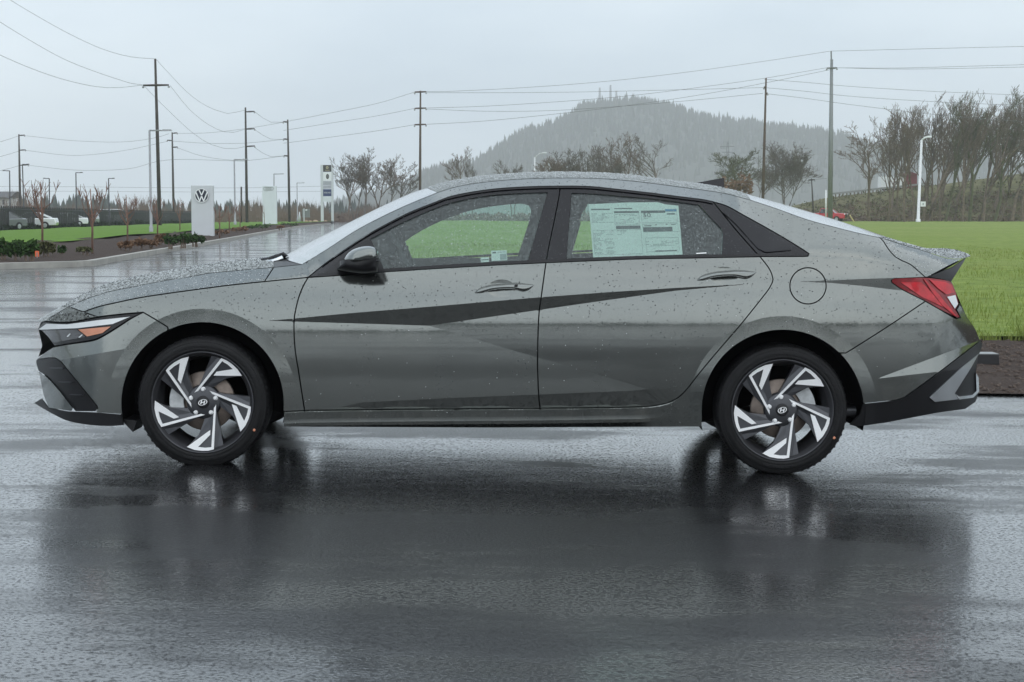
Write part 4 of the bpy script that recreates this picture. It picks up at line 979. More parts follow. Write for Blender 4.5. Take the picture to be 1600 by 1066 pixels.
# ================================================================== GROUND AND SETTING
def grid_mesh(name, rows, mat, kind='structure', smooth=True):
    n = len(rows[0]); v = [p for r in rows for p in r]
    f = [(j * n + i, j * n + i + 1, (j + 1) * n + i + 1, (j + 1) * n + i) for j in range(len(rows) - 1) for i in range(n - 1)]
    o = new_mesh_obj(name, v, f, mat, None, smooth); fix_normals(o)
    if o.data.polygons[0].normal.z < 0: o.data.flip_normals()
    return tag(o, kind=kind)
def sheet(name, xs, ys, zf, mat): return grid_mesh(name, [[(x, y, zf(x, y)) for x in xs] for y in ys], mat)
sheet('ground', [-3300, -60, 0, 60, 3300], [-390, -100, 0, 60, 400, 3300], lambda x, y: -.16, M['earth'])
xs = [-75, -50, -35, -25] + list(np.arange(-18, 18.1, .6)) + [25, 35, 60, 80]
ys = [-60, -30, -12] + list(np.arange(-4, 20, .8)) + [24, 30, 38, 48, 60, 80, 110, 150, 200, 280, 330]
sheet('parking_lot', xs, ys, lambda x, y: zg(x), M['asphalt'])
rg = random.Random(11)
def lerp(a, b, t): return tuple(a[k] + (b[k] - a[k]) * t for k in range(len(a)))
# right: mulch strip and meadow
def field_left(y): return float(np.interp(y, [11.6, 40, 260, 400], [1.6, -3.5, -16, -22]))
rows = []
for y in np.linspace(11.55, 16.2, 24):
    rows.append([(x, y + (.07 * math.sin(x * 4.3) * math.sin(x * 1.7 + 1) + .03 * math.sin(x * 17) if y < 11.7 else 0), zg(x) + .012 + .09 * math.sin(math.pi * min((y - 11.55) / 5.2, 1) * .55) + .018 * math.sin(x * 5.1 + y * 3.3) * math.sin(x * 2.3 - y * 4.1)) for x in np.linspace(field_left(11.6), 60, 120)])
grid_mesh('mulch_strip', rows, M['mulch'])
rows = []
for y in list(np.linspace(15.55, 40, 26)) + [46, 55, 66, 80, 100, 125, 150, 175, 200, 225, 250, 262]:
    xl = field_left(y); xr = 40 + y * 1.1
    bank_ = .25 * max(0, min((y - 130) / 70, 1)) if y < 240 else .25
    rows.append([(x, y, zg(x) + .11 + bank_ + (.03 if y < 60 else .05) * math.sin(x * .7 + y * .31) + .10 * min((y - 15.5) / 40, 1)) for x in [xl + (xr - xl) * (k / 60) ** 1.3 for k in range(61)]])
grid_mesh('meadow', rows, M['grass'])
# grass blades near the edge, bark chips
def blades(name, n, xr, yr, zf, h, w, mat, seed, label):
    r = random.Random(seed); mb = MB()
    for _ in range(n):
        y = yr[0] + (yr[1] - yr[0]) * r.random() ** 2.3; x = r.uniform(*xr); x = max(x, field_left(y) + .05 + .5 * r.random()); z = zf(x, y); hh = h * r.uniform(.5, 1.5); a = r.uniform(0, math.pi); dx, dy = math.cos(a) * w, math.sin(a) * w; lx, ly = r.uniform(-.5, .5) * hh, r.uniform(-.5, .5) * hh
        mb.add([(x - dx, y - dy, z - .01), (x + dx, y + dy, z - .01), (x + dx * .6 + lx * .4, y + dy * .6 + ly * .4, z + hh * .6), (x - dx * .6 + lx * .4, y - dy * .6 + ly * .4, z + hh * .6), (x + lx, y + ly, z + hh)], [(0, 1, 2, 3), (3, 2, 4)])
    return tag(mb.build(name, mat), label, name.replace('_', ' ')[:18], kind='stuff')
zf_ = lambda x, y: zg(x) + .11 + .10 * min((y - 15.5) / 40, 1)
blades('meadow_grass', 52000, (-3, 16), (15.5, 60), zf_, .055, .006, M['blade'], 5, 'long wet meadow grass behind the mulch strip')
blades('grass_tuft', 1500, (4.75, 6.3), (15.2, 15.9), zf_, .16, .006, M['blade'], 6, 'bright grass tuft at the mulch edge')
M['chip'] = plain('bark_chip', (.085, .062, .050), .9, var=.5, scale=40); r = random.Random(4); mb = MB()
for _ in range(5200):
    y = r.uniform(11.6, 15.6); x = r.uniform(1.8, 11); z = zg(x) + .02 + .09 * math.sin(math.pi * min((y - 11.55) / 5.2, 1) * .55); s_ = r.uniform(.008, .026)
    mb.box((x, y, z), (s_ * 2.2, s_, s_ * .5), r.uniform(0, 3.1), .7)
tag(mb.build('bark_chips', M['chip']), 'loose brown bark chips on the mulch strip', 'bark', kind='stuff')
# valve boxes let into the mulch
M['box_black'] = plain('black_plastic', (.008, .008, .010), .5); M['box_lid'] = plain('wet_grey_lid', (.12, .125, .125), .3, coat=.3)
for (px, py, w_, h_, lb) in ((1531, 563.5, .26, .055, 'low black plastic valve box in the mulch beside the rear bumper'), (1553, 530, .11, .03, 'small dark valve lid at the grass edge above the mulch')):
    q = ground_at(px, py, .08); root = thing('valve_box', q, lb, 'valve box', 'valve boxes in the mulch'); mb = MB(); mb.box((q[0], q[1], q[2] + h_ / 2 - .02), (w_, w_ * .8, h_ + .04), 0, .96); mb.build('body', M['box_black'], root)
    mb = MB(); mb.box((q[0], q[1], q[2] + h_ + .004), (w_ * .97, w_ * .76, .008)); mb.build('lid', M['box_lid'] if h_ > .04 else M['box_black'], root)
# left: kerb, bed, lawn
KPX = [(-70, 424), (0, 421), (120, 417.5), (146, 416), (220, 402), (300, 387.5), (360, 376), (420, 364), (467, 355.5), (517, 350)]
FPX = [(-70, 364), (0, 361.6), (75, 357.5), (150, 354.2), (225, 351.3), (300, 349), (370, 347.6), (420, 346.8), (480, 346.3), (530, 346)]
K = [ground_at(*p) for p in KPX]; FN = [ground_at(*p) for p in FPX]
def offs(pl, d):
    out = []
    for i, p in enumerate(pl):
        a, b = pl[max(i - 1, 0)], pl[min(i + 1, len(pl) - 1)]; t = Vector((b[0] - a[0], b[1] - a[1])).normalized(); out.append((p[0] - t.y * d, p[1] + t.x * d, p[2]))
    return out
def dens(pl, n): 
    c = np.array(pl); d = np.r_[0, np.cumsum(np.linalg.norm(np.diff(c, axis=0), axis=1))]; s = np.linspace(0, d[-1], n); return [tuple(np.interp(x, d, c[:, k]) for k in range(3)) for x in s]
def dens_i(pl, m): return [lerp(pl[i], pl[i + 1], k / m) for i in range(len(pl) - 1) for k in range(m)] + [pl[-1]]
kb = K; ko = offs(K, .16)
rows = [[(a[0], a[1], zg(a[0]) - .02) for a in kb], [(a[0], a[1], zg(a[0]) + .13) for a in kb], [(a[0], a[1], zg(a[0]) + .135) for a in ko], [(a[0], a[1], zg(a[0]) + .02) for a in ko]]
o = grid_mesh('kerb', rows, M['kerb'], smooth=False)
KD, FD = dens_i(offs(K, .17), 6), dens_i(FN, 6)
rows = []
for u in np.linspace(0, .16, 9):
    rows.append([(lambda p: (p[0], p[1], zg(p[0]) + .12 + .24 * math.sin(math.pi * min(u / .22, 1) * .5) + .03 * math.sin(p[0] * 3 + p[1])))(lerp(a, b, u)) for a, b in zip(KD, FD)])
grid_mesh('planting_bed', rows, M['mulch'])
rows = []
for u in list(np.linspace(.135, .5, 10)) + [.65, .8, 1.0, 1.25]:
    rows.append([(lambda p: (p[0], p[1], zg(p[0]) + .36 * max(1 - u, 0) ** .7 + .04 + .03 * math.sin(p[0] * .8 + p[1] * .3)))(lerp(a, b, u)) for a, b in zip(KD, FD)])
grid_mesh('lawn', rows, M['lawn'])

# ================================================================== VEGETATION BUILDERS
M['bark'] = plain('wet_bark', (.155, .118, .090), .9, var=.35, scale=3, bump=.4, bscale=20)
M['bark_grey'] = plain('grey_wet_bark', (.16, .142, .125), .9, var=.35, scale=3, bump=.4, bscale=20)
M['bark_red'] = plain('reddish_young_bark', (.20, .115, .085), .85, var=.3, scale=4)
M['bark_moss'] = plain('mossy_bark', (.10, .105, .055), .9, var=.4, scale=2)
M['leaf'] = two_tone('evergreen_leaf', (.018, .045, .012), (.055, .105, .028), 2.0, bump=0)
M['leaf_brown'] = two_tone('dry_leaf', (.13, .075, .045), (.24, .15, .095), 2.0, bump=0)
M['leaf_olive'] = two_tone('olive_shrub_leaf', (.06, .07, .03), (.13, .13, .06), 2.0, bump=0)
M['needle'] = two_tone('fir_needles', (.008, .018, .012), (.022, .036, .022), .05, bump=0)
M['scrub'] = two_tone('winter_scrub', (.10, .068, .050), (.19, .135, .10), .2, bump=0)
def grow(mb, mt, p, d, L, r, lev, rnd, maxlev, up, spread, nchild, rmin, lean):
    n = 4 if lev < 2 else (3 if lev < maxlev else 2); pts = [tuple(p)]; dd = Vector(d); q = Vector(p); rr = [r]
    for k in range(n):
        dd = (dd + Vector((rnd.gauss(0, .13), rnd.gauss(0, .13), rnd.gauss(0, .08) + up * .10)) + Vector((lean * .10, 0, 0))).normalized(); q = q + dd * (L / n); pts.append(tuple(q)); rr.append(max(r * (1 - .62 * (k + 1) / n), rmin))
    (mt if lev == 0 else mb).tube(pts, rr, 7 if lev == 0 else (4 if lev == 1 else 3), False)
    if lev >= maxlev: return
    nc = nchild[min(lev, len(nchild) - 1)]
    for c in range(nc):
        t = .30 + .70 * (c + rnd.random() * .8) / nc if lev else .38 + .62 * (c + rnd.random() * .6) / nc
        t = min(t, 1.0); i = min(int(t * n), n - 1); w = t * n - i; b = Vector(pts[i]).lerp(Vector(pts[i + 1]), w); dl = (Vector(pts[i + 1]) - Vector(pts[i])).normalized()
        az = rnd.uniform(0, 2 * math.pi); an = R(rnd.uniform(spread * .6, spread * 1.25)); ax = dl.cross(Vector((math.cos(az), math.sin(az), .3))).normalized()
        nd = dl.copy(); nd.rotate(Matrix.Rotation(an, 3, ax)); nd = (nd + Vector((0, 0, up * .35)) + Vector((lean * .25, 0, 0))).normalized()
        ll = L * rnd.uniform(.42, .68) * (1.15 - .45 * t if lev == 0 else 1.0 - .3 * t)
        grow(mb, mt, b, nd, ll, max((rr[i] * (1 - w) + rr[i + 1] * w) * .68, rmin), lev + 1, rnd, maxlev, up, spread, nchild, rmin, lean)
TREE_CACHE = {}
def bare_tree(loc, h, label, group, seed=0, cat='tree', mat='bark', name='bare_tree', up=.5, spread=42, nchild=(9, 6, 5, 3), maxlev=4, r0=.017, lean=0.0, wide=1.0, rmin=.018, multi=1, rz=None):
    root = thing(name, loc, label, cat, group)
    rnd = random.Random(seed); mt, mb = MB(), MB()
    for s_ in range(multi):
        d = Vector((lean * .5 + (rnd.uniform(-.22, .22) if multi > 1 else rnd.uniform(-.05, .05)), rnd.uniform(-.1, .1), 1)).normalized()
        grow(mb, mt, (rnd.uniform(-.2, .2) if multi > 1 else 0, 0, -.3), d, h * rnd.uniform(.68, .78), h * r0 * (.7 if multi > 1 else 1), 0, rnd, maxlev, up, spread, nchild, rmin, lean)
    zmax = max(v[2] for v in mb.v); sc_ = h / zmax
    for m_, nm in ((mt, 'trunk'), (mb, 'crown')):
        v = [(loc[0] + x * sc_ * wide, loc[1] + y * sc_, loc[2] + z * sc_) for x, y, z in m_.v]; new_mesh_obj(nm, v, m_.f, M[mat], root, True)
    return root
def tree_px(px, pb, pt, dist, label, group, **kw):
    b = at(px, pb, dist); t = at(px, pt, dist); base = (b[0], dist, b[2]); return bare_tree(base, t[2] - b[2], label, group, **kw)
def young_tree(px, pb, pt, label, seed, nb=9, dist=None):
    base = ground_at(px, pb, .3) if dist is None else at(px, pb, dist); h = at(px, pt, base[1])[2] - base[2]; rnd = random.Random(seed)
    root = thing('young_tree', base, label, 'tree', 'young street trees along the kerb'); mt, mb = MB(), MB()
    mt.tube([(base[0], base[1], base[2] - .2), (base[0] + .02, base[1], base[2] + h * .45), (base[0] - .02, base[1], base[2] + h * .98)], [.032, .026, .010], 6)
    for k in range(nb):
        z = base[2] + h * rnd.uniform(.33, .6); a = rnd.uniform(0, 6.28); sp = rnd.uniform(.10, .28) * h; top = base[2] + h * rnd.uniform(.78, 1.0); c, s_ = math.cos(a), math.sin(a)
        p0 = Vector((base[0], base[1], z)); p2 = Vector((base[0] + c * sp, base[1] + s_ * sp, top)); p1 = p0.lerp(p2, .45) + Vector((c * sp * .18, s_ * sp * .18, -.05 * h))
        mb.tube([tuple(p0), tuple(p1), tuple(p2)], [.015, .010, .005], 4, False)
        for j in range(5):
            t = rnd.uniform(.35, .95); q = p1.lerp(p2, t); e = q + Vector((rnd.uniform(-.08, .08) * h, rnd.uniform(-.08, .08) * h, rnd.uniform(.06, .16) * h)); mb.tube([tuple(q), tuple(e)], [.010, .005], 3, False)
    mt.build('trunk', M['bark_red'], root, True); mb.build('crown', M['bark_red'], root, True); return root
def shrub(px, pb, wpx, hpx, label, mat, seed, group='shrubs in the planting bed', dist=None, n=420, leaf=.05, name='shrub'):
    base = ground_at(px, pb, .25) if dist is None else at(px, pb, dist); m_ = base[1] / F_PX; w, h = wpx * m_, hpx * m_; rnd = random.Random(seed)
    root = thing(name, base, label, 'shrub', group); mb = MB()
    k = max(3, int(wpx / 9))
    for i in range(k):
        x = base[0] + w * ((i + .5) / k - .5); hh = h * rnd.uniform(.65, 1.0); leaf_clump(mb, (x, base[1] + rnd.uniform(-.1, .1) * w, base[2] + hh * .5), (w / k * .85, w * .3, hh * .55), n // k, rnd, leaf * max(1, h))
    mb.build('foliage', M[mat], root)
    mb = MB()
    for i in range(max(3, k)):
        x = base[0] + w * rnd.uniform(-.35, .35); mb.tube([(x, base[1], base[2] - .15), (x + rnd.uniform(-.1, .1) * w, base[1], base[2] + h * .7)], [.03, .012], 4, False)
    o = mb.build('stem', M['bark'], root); tag(o, kind='stuff'); return root
def cone_tree(mb, p, h, r, rnd, n=6, tiers=3):
    for t in range(tiers):
        z0 = p[2] + h * (t / tiers * .8); z1 = p[2] + h * (.42 + .58 * (t + 1) / tiers) if t < tiers - 1 else p[2] + h; rr = r * (1 - .8 * t / tiers) * rnd.uniform(.85, 1.15); o = rnd.uniform(0, 6)
        v = [(p[0] + rr * rnd.uniform(.75, 1.2) * math.cos(o + 6.283 * k / n), p[1] + rr * math.sin(o + 6.283 * k / n), z0 + rnd.uniform(-.04, .04) * h) for k in range(n)] + [(p[0], p[1], z1)]
        mb.add(v, [(k, (k + 1) % n, n) for k in range(n)])

# ---- far hill and its fir wood
HILL = [(380, 333), (480, 330), (560, 322), (620, 306), (660, 288), (690, 270), (712, 259), (745, 257), (765, 243), (790, 225), (830, 205), (862, 200), (878, 188), (904, 171), (950, 166), (985, 163), (1028, 171), (1075, 186), (1118, 196), (1168, 200), (1232, 209), (1267, 207), (1300, 222), (1350, 228), (1420, 240), (1520, 255), (1640, 275), (1760, 300), (1900, 320)]
HD = 2500.0
HILL = [(p[0], p[1] + (9 if 690 < p[0] < 1250 else (14 if p[0] >= 1250 else 3))) for p in HILL]
hx = np.array([p[0] for p in HILL]); hyv = np.array([p[1] for p in HILL])
def ridge(px): return float(np.interp(px, hx, hyv))
rows = []
for j in range(13):
    u = j / 12; dist = 1900 + (HD - 1900) * u if j < 11 else HD + (j - 10) * 200
    row = []
    for px in np.linspace(330, 1900, 150):
        top = at(px, ridge(px), HD)[2]; k = math.sin(min(u / (10 / 12), 1) * math.pi / 2) ** .85 if j < 11 else 1 - .3 * (j - 10)
        X = (px - 800) / F_PX * HD; row.append((X, dist, -1 + (top + 1) * max(k, 0) + 1.5 * math.sin(px * .13 + j)))
    rows.append(row)
M['hill'] = plain('hill_undergrowth', (.025, .034, .024), .95, var=.3, scale=.02)
grid_mesh('hill', rows, M['hill'])
rnd = random.Random(21); mb = MB()
for _ in range(6200):
    px = rnd.uniform(560, 1700); u = rnd.random() ** .7; j = u * 10; i0 = min(int(j), 9); c = (px - 330) / (1900 - 330) * 149; a = int(c); w = c - a
    if a >= 148: continue
    p = lerp(lerp(rows[i0][a], rows[i0][a + 1], w), lerp(rows[i0 + 1][a], rows[i0 + 1][a + 1], w), j - i0); h = rnd.uniform(9, 17) * (1.25 if rnd.random() < .1 else 1); cone_tree(mb, (p[0], p[1], p[2] - 1), h, h * rnd.uniform(.16, .24), rnd, 5, 2)
for px in np.arange(640, 1680, 3.1):             # skyline firs
    for _ in range(2):
        q = px + rnd.uniform(-2, 2); c = (q - 330) / (1900 - 330) * 149; a = int(c); p = lerp(rows[10][a], rows[10][a + 1], c - a); h = rnd.uniform(4, 10) + 8 * rnd.random() ** 3; cone_tree(mb, (p[0], p[1] - rnd.uniform(0, 50), p[2] - 2.5), h, h * rnd.uniform(.13, .2), rnd, 6, 3)
tag(mb.build('hill_wood', M['needle']), 'dark fir forest covering the misty hill', 'forest', kind='stuff')
M['mast'] = plain('galvanised_mast', (.25, .26, .27), .6, metal=.5)
for px, pt, pb, lb in ((937, 137, 166, 'left thin radio mast on the misty hilltop'), (954, 133, 162, 'tall middle radio mast on the misty hilltop'), (963, 142, 162, 'short right radio mast on the misty hilltop')):
    b, t = at(px, pb, HD - 5), at(px, pt, HD - 5); root = thing('radio_mast', b, lb, 'mast', 'radio masts on the hill'); mb = MB(); mb.tube([(b[0], b[1], b[2] - 6), t], [2.4, 1.3], 4); mb.build('mast_pole', M['mast'], root)
    mb = MB(); mb.box((t[0], t[1], t[2] - 5), (2.6, .6, 2.0)); mb.build('antenna', M['mast'], root)

# ---- far woods and scrub along the horizon
rnd = random.Random(31); mb = MB()
for _ in range(520):
    px = rnd.uniform(-120, 660); d_ = rnd.uniform(620, 780); tall = 308 if px > 170 else 300; p = at(px, 338, d_); h = (338 - rnd.uniform(tall, 330)) / F_PX * d_ + 1; cone_tree(mb, (p[0], d_, -.2), max(h, 3), max(h, 3) * rnd.uniform(.17, .3), rnd, 6, 3)
tag(mb.build('far_wood', M['needle']), 'hazy line of distant conifers on the left horizon', 'wood', kind='stuff')
rnd = random.Random(33); mb = MB()
for _ in range(9000):
    px = rnd.uniform(-120, 700); d_ = rnd.uniform(295, 400); x = (px - 800) / F_PX * d_; h = rnd.uniform(1.2, 3.4) * (1.35 if px < 120 else 1.0) * (1.2 + .5 * math.sin(px * .05) * math.sin(px * .021)); lx = rnd.gauss(0, .25) * h
    s_ = rnd.uniform(.02, .05); mb.add([(x - s_, d_, -.2), (x + s_, d_, -.2), (x + lx * .5 + s_ * .7, d_, h * .6), (x + lx * .5 - s_ * .7, d_, h * .6), (x + lx, d_ + .1, h)], [(0, 1, 2, 3), (3, 2, 4)])
tag(mb.build('winter_scrub', M['scrub']), 'brown leafless scrub along the far left horizon', 'scrub', kind='stuff')
rnd = random.Random(35); mb = MB()
for _ in range(2600):
    px = rnd.uniform(-120, 1350); d_ = rnd.uniform(310, 420); x = (px - 800) / F_PX * d_; leaf_clump(mb, (x, d_, rnd.uniform(.2, 1.5)), (1.2, .8, .8), 5, rnd, .42)
tag(mb.build('low_brush', M['scrub']), 'low tangled brush in front of the far woods', 'brush', kind='stuff')
# unseen wood added behind the viewer to darken reflections in the paint
rnd = random.Random(41); mb = MB()
for _ in range(420):
    x = rnd.uniform(-130, 130); y = rnd.uniform(-95, -64); h = rnd.uniform(1.4, 3.2); cone_tree(mb, (x, y, -.2), h, h * rnd.uniform(.3, .5), rnd, 7, 3)
tag(mb.build('unseen_reflected_wood', M['needle']), 'unseen low evergreen belt added behind the viewer for the paint reflections', 'wood', kind='stuff')

# ---- right bank with road, rail, truck and shed
BT = [(1120, 337), (1180, 335), (1215, 329), (1250, 321), (1300, 309), (1350, 302.5), (1400, 297), (1450, 291), (1500, 285), (1600, 271), (1750, 255), (1900, 245)]
bxp = np.array([p[0] for p in BT]); byp = np.array([p[1] for p in BT]); rows = []; BD = 300.0
for j in range(12):
    u = j / 9; dist = 264 + (BD - 264) * u; row = []
    for px in np.linspace(1090, 1900, 90):
        top = at(px, float(np.interp(px, bxp, byp)), BD)[2] if px > 1120 else .3; X = (px - 800) / F_PX * BD; k = (3 * min(u, 1) ** 2 - 2 * min(u, 1) ** 3); row.append((X, dist, .25 + (top - .25) * k + .18 * math.sin(px * .21 + j * 1.7) * (0 if u >= 1 else 1)))
    rows.append(row)
grid_mesh('embankment', rows, M['bank'])
rnd = random.Random(51); mb = MB()
for _ in range(520):
    c = rnd.uniform(6, 88); j = rnd.uniform(.3, 8.0); a, i0 = int(c), int(j); p = lerp(lerp(rows[i0][a], rows[i0][min(a + 1, 89)], c - a), lerp(rows[i0 + 1][a], rows[i0 + 1][min(a + 1, 89)], c - a), j - i0); leaf_clump(mb, (p[0], p[1], p[2] + .4), (1.1, .9, .7), 16, rnd, .2)
tag(mb.build('bank_scrub', M['leaf_olive']), 'low scrubby bushes growing over the right embankment', 'scrub', kind='stuff')
rnd = random.Random(53); mb = MB()
for _ in range(1100):
    c = rnd.uniform(6, 88); j = rnd.uniform(.1, 5.5); a, i0 = int(c), int(j); p = lerp(lerp(rows[i0][a], rows[i0][min(a + 1, 89)], c - a), lerp(rows[i0 + 1][a], rows[i0 + 1][min(a + 1, 89)], c - a), j - i0); leaf_clump(mb, (p[0], p[1], p[2] + .3), (1.3, .9, .6), 16, rnd, .2)
tag(mb.build('bramble', M['scrub']), 'brown brambles along the foot of the right embankment', 'brambles', kind='stuff')
M['galv'] = plain('galvanised_steel', (.30, .31, .30), .5, metal=.4, var=.15)
g0, g1 = (1300, 303), (1452, 286.5); gl = [at(g0[0] + (g1[0] - g0[0]) * k / 26, g0[1] + (g1[1] - g0[1]) * k / 26, 298) for k in range(27)]
gr = thing('guardrail', gl[0], 'grey steel guardrail along the top of the right embankment', 'guardrail')
mb = MB()
for a, b in zip(gl[:-1], gl[1:]): mb.prism([(a[0], 298, a[2] - .16), (a[0], 298, a[2] + .16), (a[0], 298.05, a[2] + .16), (a[0], 298.05, a[2] - .16)], (b[0] - a[0], 0, b[2] - a[2]))
fix_normals(mb.build('rail', M['galv'], gr))
for k, a in enumerate(gl): mb = MB(); mb.box((a[0], 298.1, a[2] - .45), (.2, .15, 1.2)); mb.build('post', M['bark'], gr)
M['white_paint'] = plain('white_enamel', (.78, .80, .80), .4, var=.06, coat=.3); M['red_dark'] = plain('dark_red_cladding', (.17, .030, .038), .6, var=.2)
def slab_box(mb, px0, px1, py0, py1, dist, depth_m):
    a, b = at(px0, py1, dist), at(px1, py0, dist); mb.box(((a[0] + b[0]) / 2, dist + depth_m / 2, (a[2] + b[2]) / 2), (b[0] - a[0], depth_m, b[2] - a[2])); return a, b
root = thing('box_trailer', at(1392, 294, 306), 'white box trailer standing behind the guardrail', 'trailer'); mb = MB(); a, b = slab_box(mb, 1376, 1412, 276, 293, 306, 2.4); mb.build('trailer_box', M['white_paint'], root)
mb = MB()
for px in (1382, 1388, 1404): q = at(px, 294, 306); mb.lathe_y([(0, 0), (.5, 0), (.5, .3), (0, .3)], (q[0], 306.2, q[2]), 14)
mb.build('axle_wheel', M['rubber'], root)
root = thing('shed', at(1423, 296, 308), 'dark red shed behind the bare trees on the bank', 'shed'); mb = MB(); slab_box(mb, 1413, 1433, 273, 297, 308, 3.0); mb.build('wall', M['red_dark'], root)
a, b = at(1411, 273, 308), at(1435, 273, 308); mb = MB(); mb.prism([(a[0], 307.6, a[2]), ((a[0] + b[0]) / 2, 307.6, a[2] + .55), (b[0], 307.6, b[2])], (0, 3.8, 0)); fix_normals(mb.build('roof', M['red_dark'], root))

# ================================================================== TREES
ORD = ['first', 'second', 'third', 'fourth', 'fifth', 'sixth', 'seventh', 'eighth', 'ninth', 'tenth', 'eleventh', 'twelfth', 'thirteenth', 'fourteenth', 'fifteenth', 'sixteenth', 'seventeenth', 'eighteenth', 'nineteenth', 'twentieth', 'twenty-first', 'twenty-second']
GROVE = [(1358, 346, 200, 0, 1.1), (1387, 347, 190, -.12, .8), (1404, 342, 182, -.1, .8), (1413, 348, 176, -.2, .8), (1427, 343, 170, .0, .8), (1441, 346, 158, .12, .8), (1449, 346, 160, .2, .8), (1456, 346, 172, .1, .7), (1468, 346, 154, .28, .8), (1477, 346, 165, .35, .7), (1490, 346, 158, .3, .8), (1504, 347, 165, .2, .7), (1514, 347, 156, .22, .8), (1529, 347, 148, .34, .8), (1536, 347, 160, .25, .7), (1553, 347, 150, .3, .8), (1561, 347, 158, .35, .7), (1581, 342, 144, .3, .8), (1597, 345, 148, .25, .8), (1620, 346, 150, .25, .8)]
for i, (px, pb, pt, ln, wd) in enumerate(GROVE):
    lb = 'leaning bare tree, %s from the left in the right-hand grove' % ORD[i] if i else 'leftmost bare tree of the right-hand grove, with a round spreading crown'
    tree_px(px, pb, pt - 14, 255 + (i * 37 % 11) - 4, lb, 'bare trees of the right-hand grove', seed=100 + i, mat='bark_moss' if i in (9, 12, 15) else 'bark', lean=ln, wide=wd * 1.1, up=.55 if i else .2, spread=33 if i else 48, nchild=(9, 5, 4, 3), r0=.0145, rmin=.027)
for i in range(13):
    px = 1396 + i * 17.3 + (i * 29 % 7) - 3; tree_px(px, 338, 176 - i * 2.3 + (i * 31 % 13), 276 + (i * 7 % 9), 'bare tree in the back row, %s from the left in the right-hand grove' % ORD[i], 'back-row trees of the right-hand grove', seed=150 + i, mat='bark', lean=.15 + .02 * (i % 5), wide=1.0, up=.6, spread=30, nchild=(9, 5, 4, 3), r0=.013, rmin=.027)
MID = [(543, 342, 246, 'bare tree', 'leftmost bare tree just right of the pylon sign', 1.0, 1), (556, 342, 238, 'bare tree', 'twin-stemmed bare tree right of the pylon sign', 1.0, 2), (569, 340, 229, 'bare tree', 'tallest bare tree right of the pylon sign', 1.1, 1), (594, 340, 240, 'bare tree', 'bare tree in the middle between pylon sign and wooden pole', 1.0, 2), (608, 340, 247, 'bare tree', 'slim bare tree above the windscreen', .8, 1), (628, 340, 252, 'bare tree', 'low wide bare tree left of the wooden pole above the windscreen', 1.3, 1),
       (718, 338, 229, '', 'left of two small bare trees above the front of the roof', .8, 1), (738, 338, 240, '', 'right of two small bare trees above the front of the roof', .6, 1), (802, 338, 248, '', 'small low bare tree left of the white lamp above the roof', .9, 2),
       (866, 338, 243, '', 'bushy bare tree just right of the white lamp above the roof', 1.2, 3), (888, 338, 231, '', 'wide bare tree, second right of the white lamp above the roof', 1.2, 3), (912, 338, 226, '', 'crooked thin bare tree over the middle of the roof', .8, 1), (936, 338, 222, '', 'upright bare tree left of the big one over the roof', .7, 1), (948, 338, 221, '', 'close-set bare tree beside the big one over the roof', .7, 2), (966, 338, 228, '', 'leaning bare tree touching the big one over the roof', .8, 2), (988, 338, 204, '', 'biggest bare tree over the middle of the roof', 1.0, 2), (1032, 338, 209, '', 'lone bare tree with a side-swept crown over the rear roof', 1.15, 1)]
for i, (px, pb, pt, _, lb, wd, mu) in enumerate(MID):
    tree_px(px, pb, pt, 225 + (i * 53 % 17), lb, 'bare trees beyond the lot', seed=200 + i, mat='bark_grey' if i % 3 else 'bark', wide=wd, up=.35, spread=44, nchild=(8, 5, 4, 3), multi=mu, r0=.017, rmin=.021)
tree_px(1160, 340, 229, 240, 'mossy olive-tinged bare tree behind the roof fin', 'bare trees beyond the lot', seed=301, mat='bark_moss', wide=1.15, up=.15, spread=50, nchild=(11, 7, 6, 4), r0=.02)
tree_px(1228, 338, 218, 235, 'broad round bare tree between the wooden pole and the steel pole', 'bare trees beyond the lot', seed=302, mat='bark_grey', wide=1.15, up=.25, spread=48, nchild=(12, 7, 5, 4), multi=3, r0=.014, rmin=.018)
tree_px(1182, 338, 250, 245, 'thin bare tree half hidden by the wooden pole above the rear window', 'bare trees beyond the lot', seed=303, mat='bark', wide=.8, nchild=(8, 6, 5, 3))
shrub(1150, 318, 50, 56, 'russet brown bush behind the roof fin', 'leaf_brown', 61, group='bushes beyond the lot', dist=228, n=900, leaf=.055, name='bush')
for i, (px, pb, pt, lb, nb) in enumerate([(66, 388, 284, 'young bare street tree nearest the left edge, red-brown twigs', 12), (144, 388, 293, 'young bare street tree second from the left edge', 11), (199, 378, 303, 'young bare street tree third from the left edge', 9), (246, 372, 311, 'young bare street tree just right of the tall grey lamp post', 8), (281, 362, 312, 'young bare street tree just left of the white emblem sign', 8), (307, 364, 316, 'young bare street tree in front of the white emblem sign', 7), (343, 367, 320, 'young bare street tree just right of the white emblem sign', 6), (358, 362, 320, 'young bare street tree left of the second grey lamp post', 6), (375, 358, 318, 'young bare street tree beside the short dark post', 6), (413, 352, 321, 'young bare street tree in front of the ringed white sign', 6)]): young_tree(px, pb, pt, lb, 400 + i, nb)
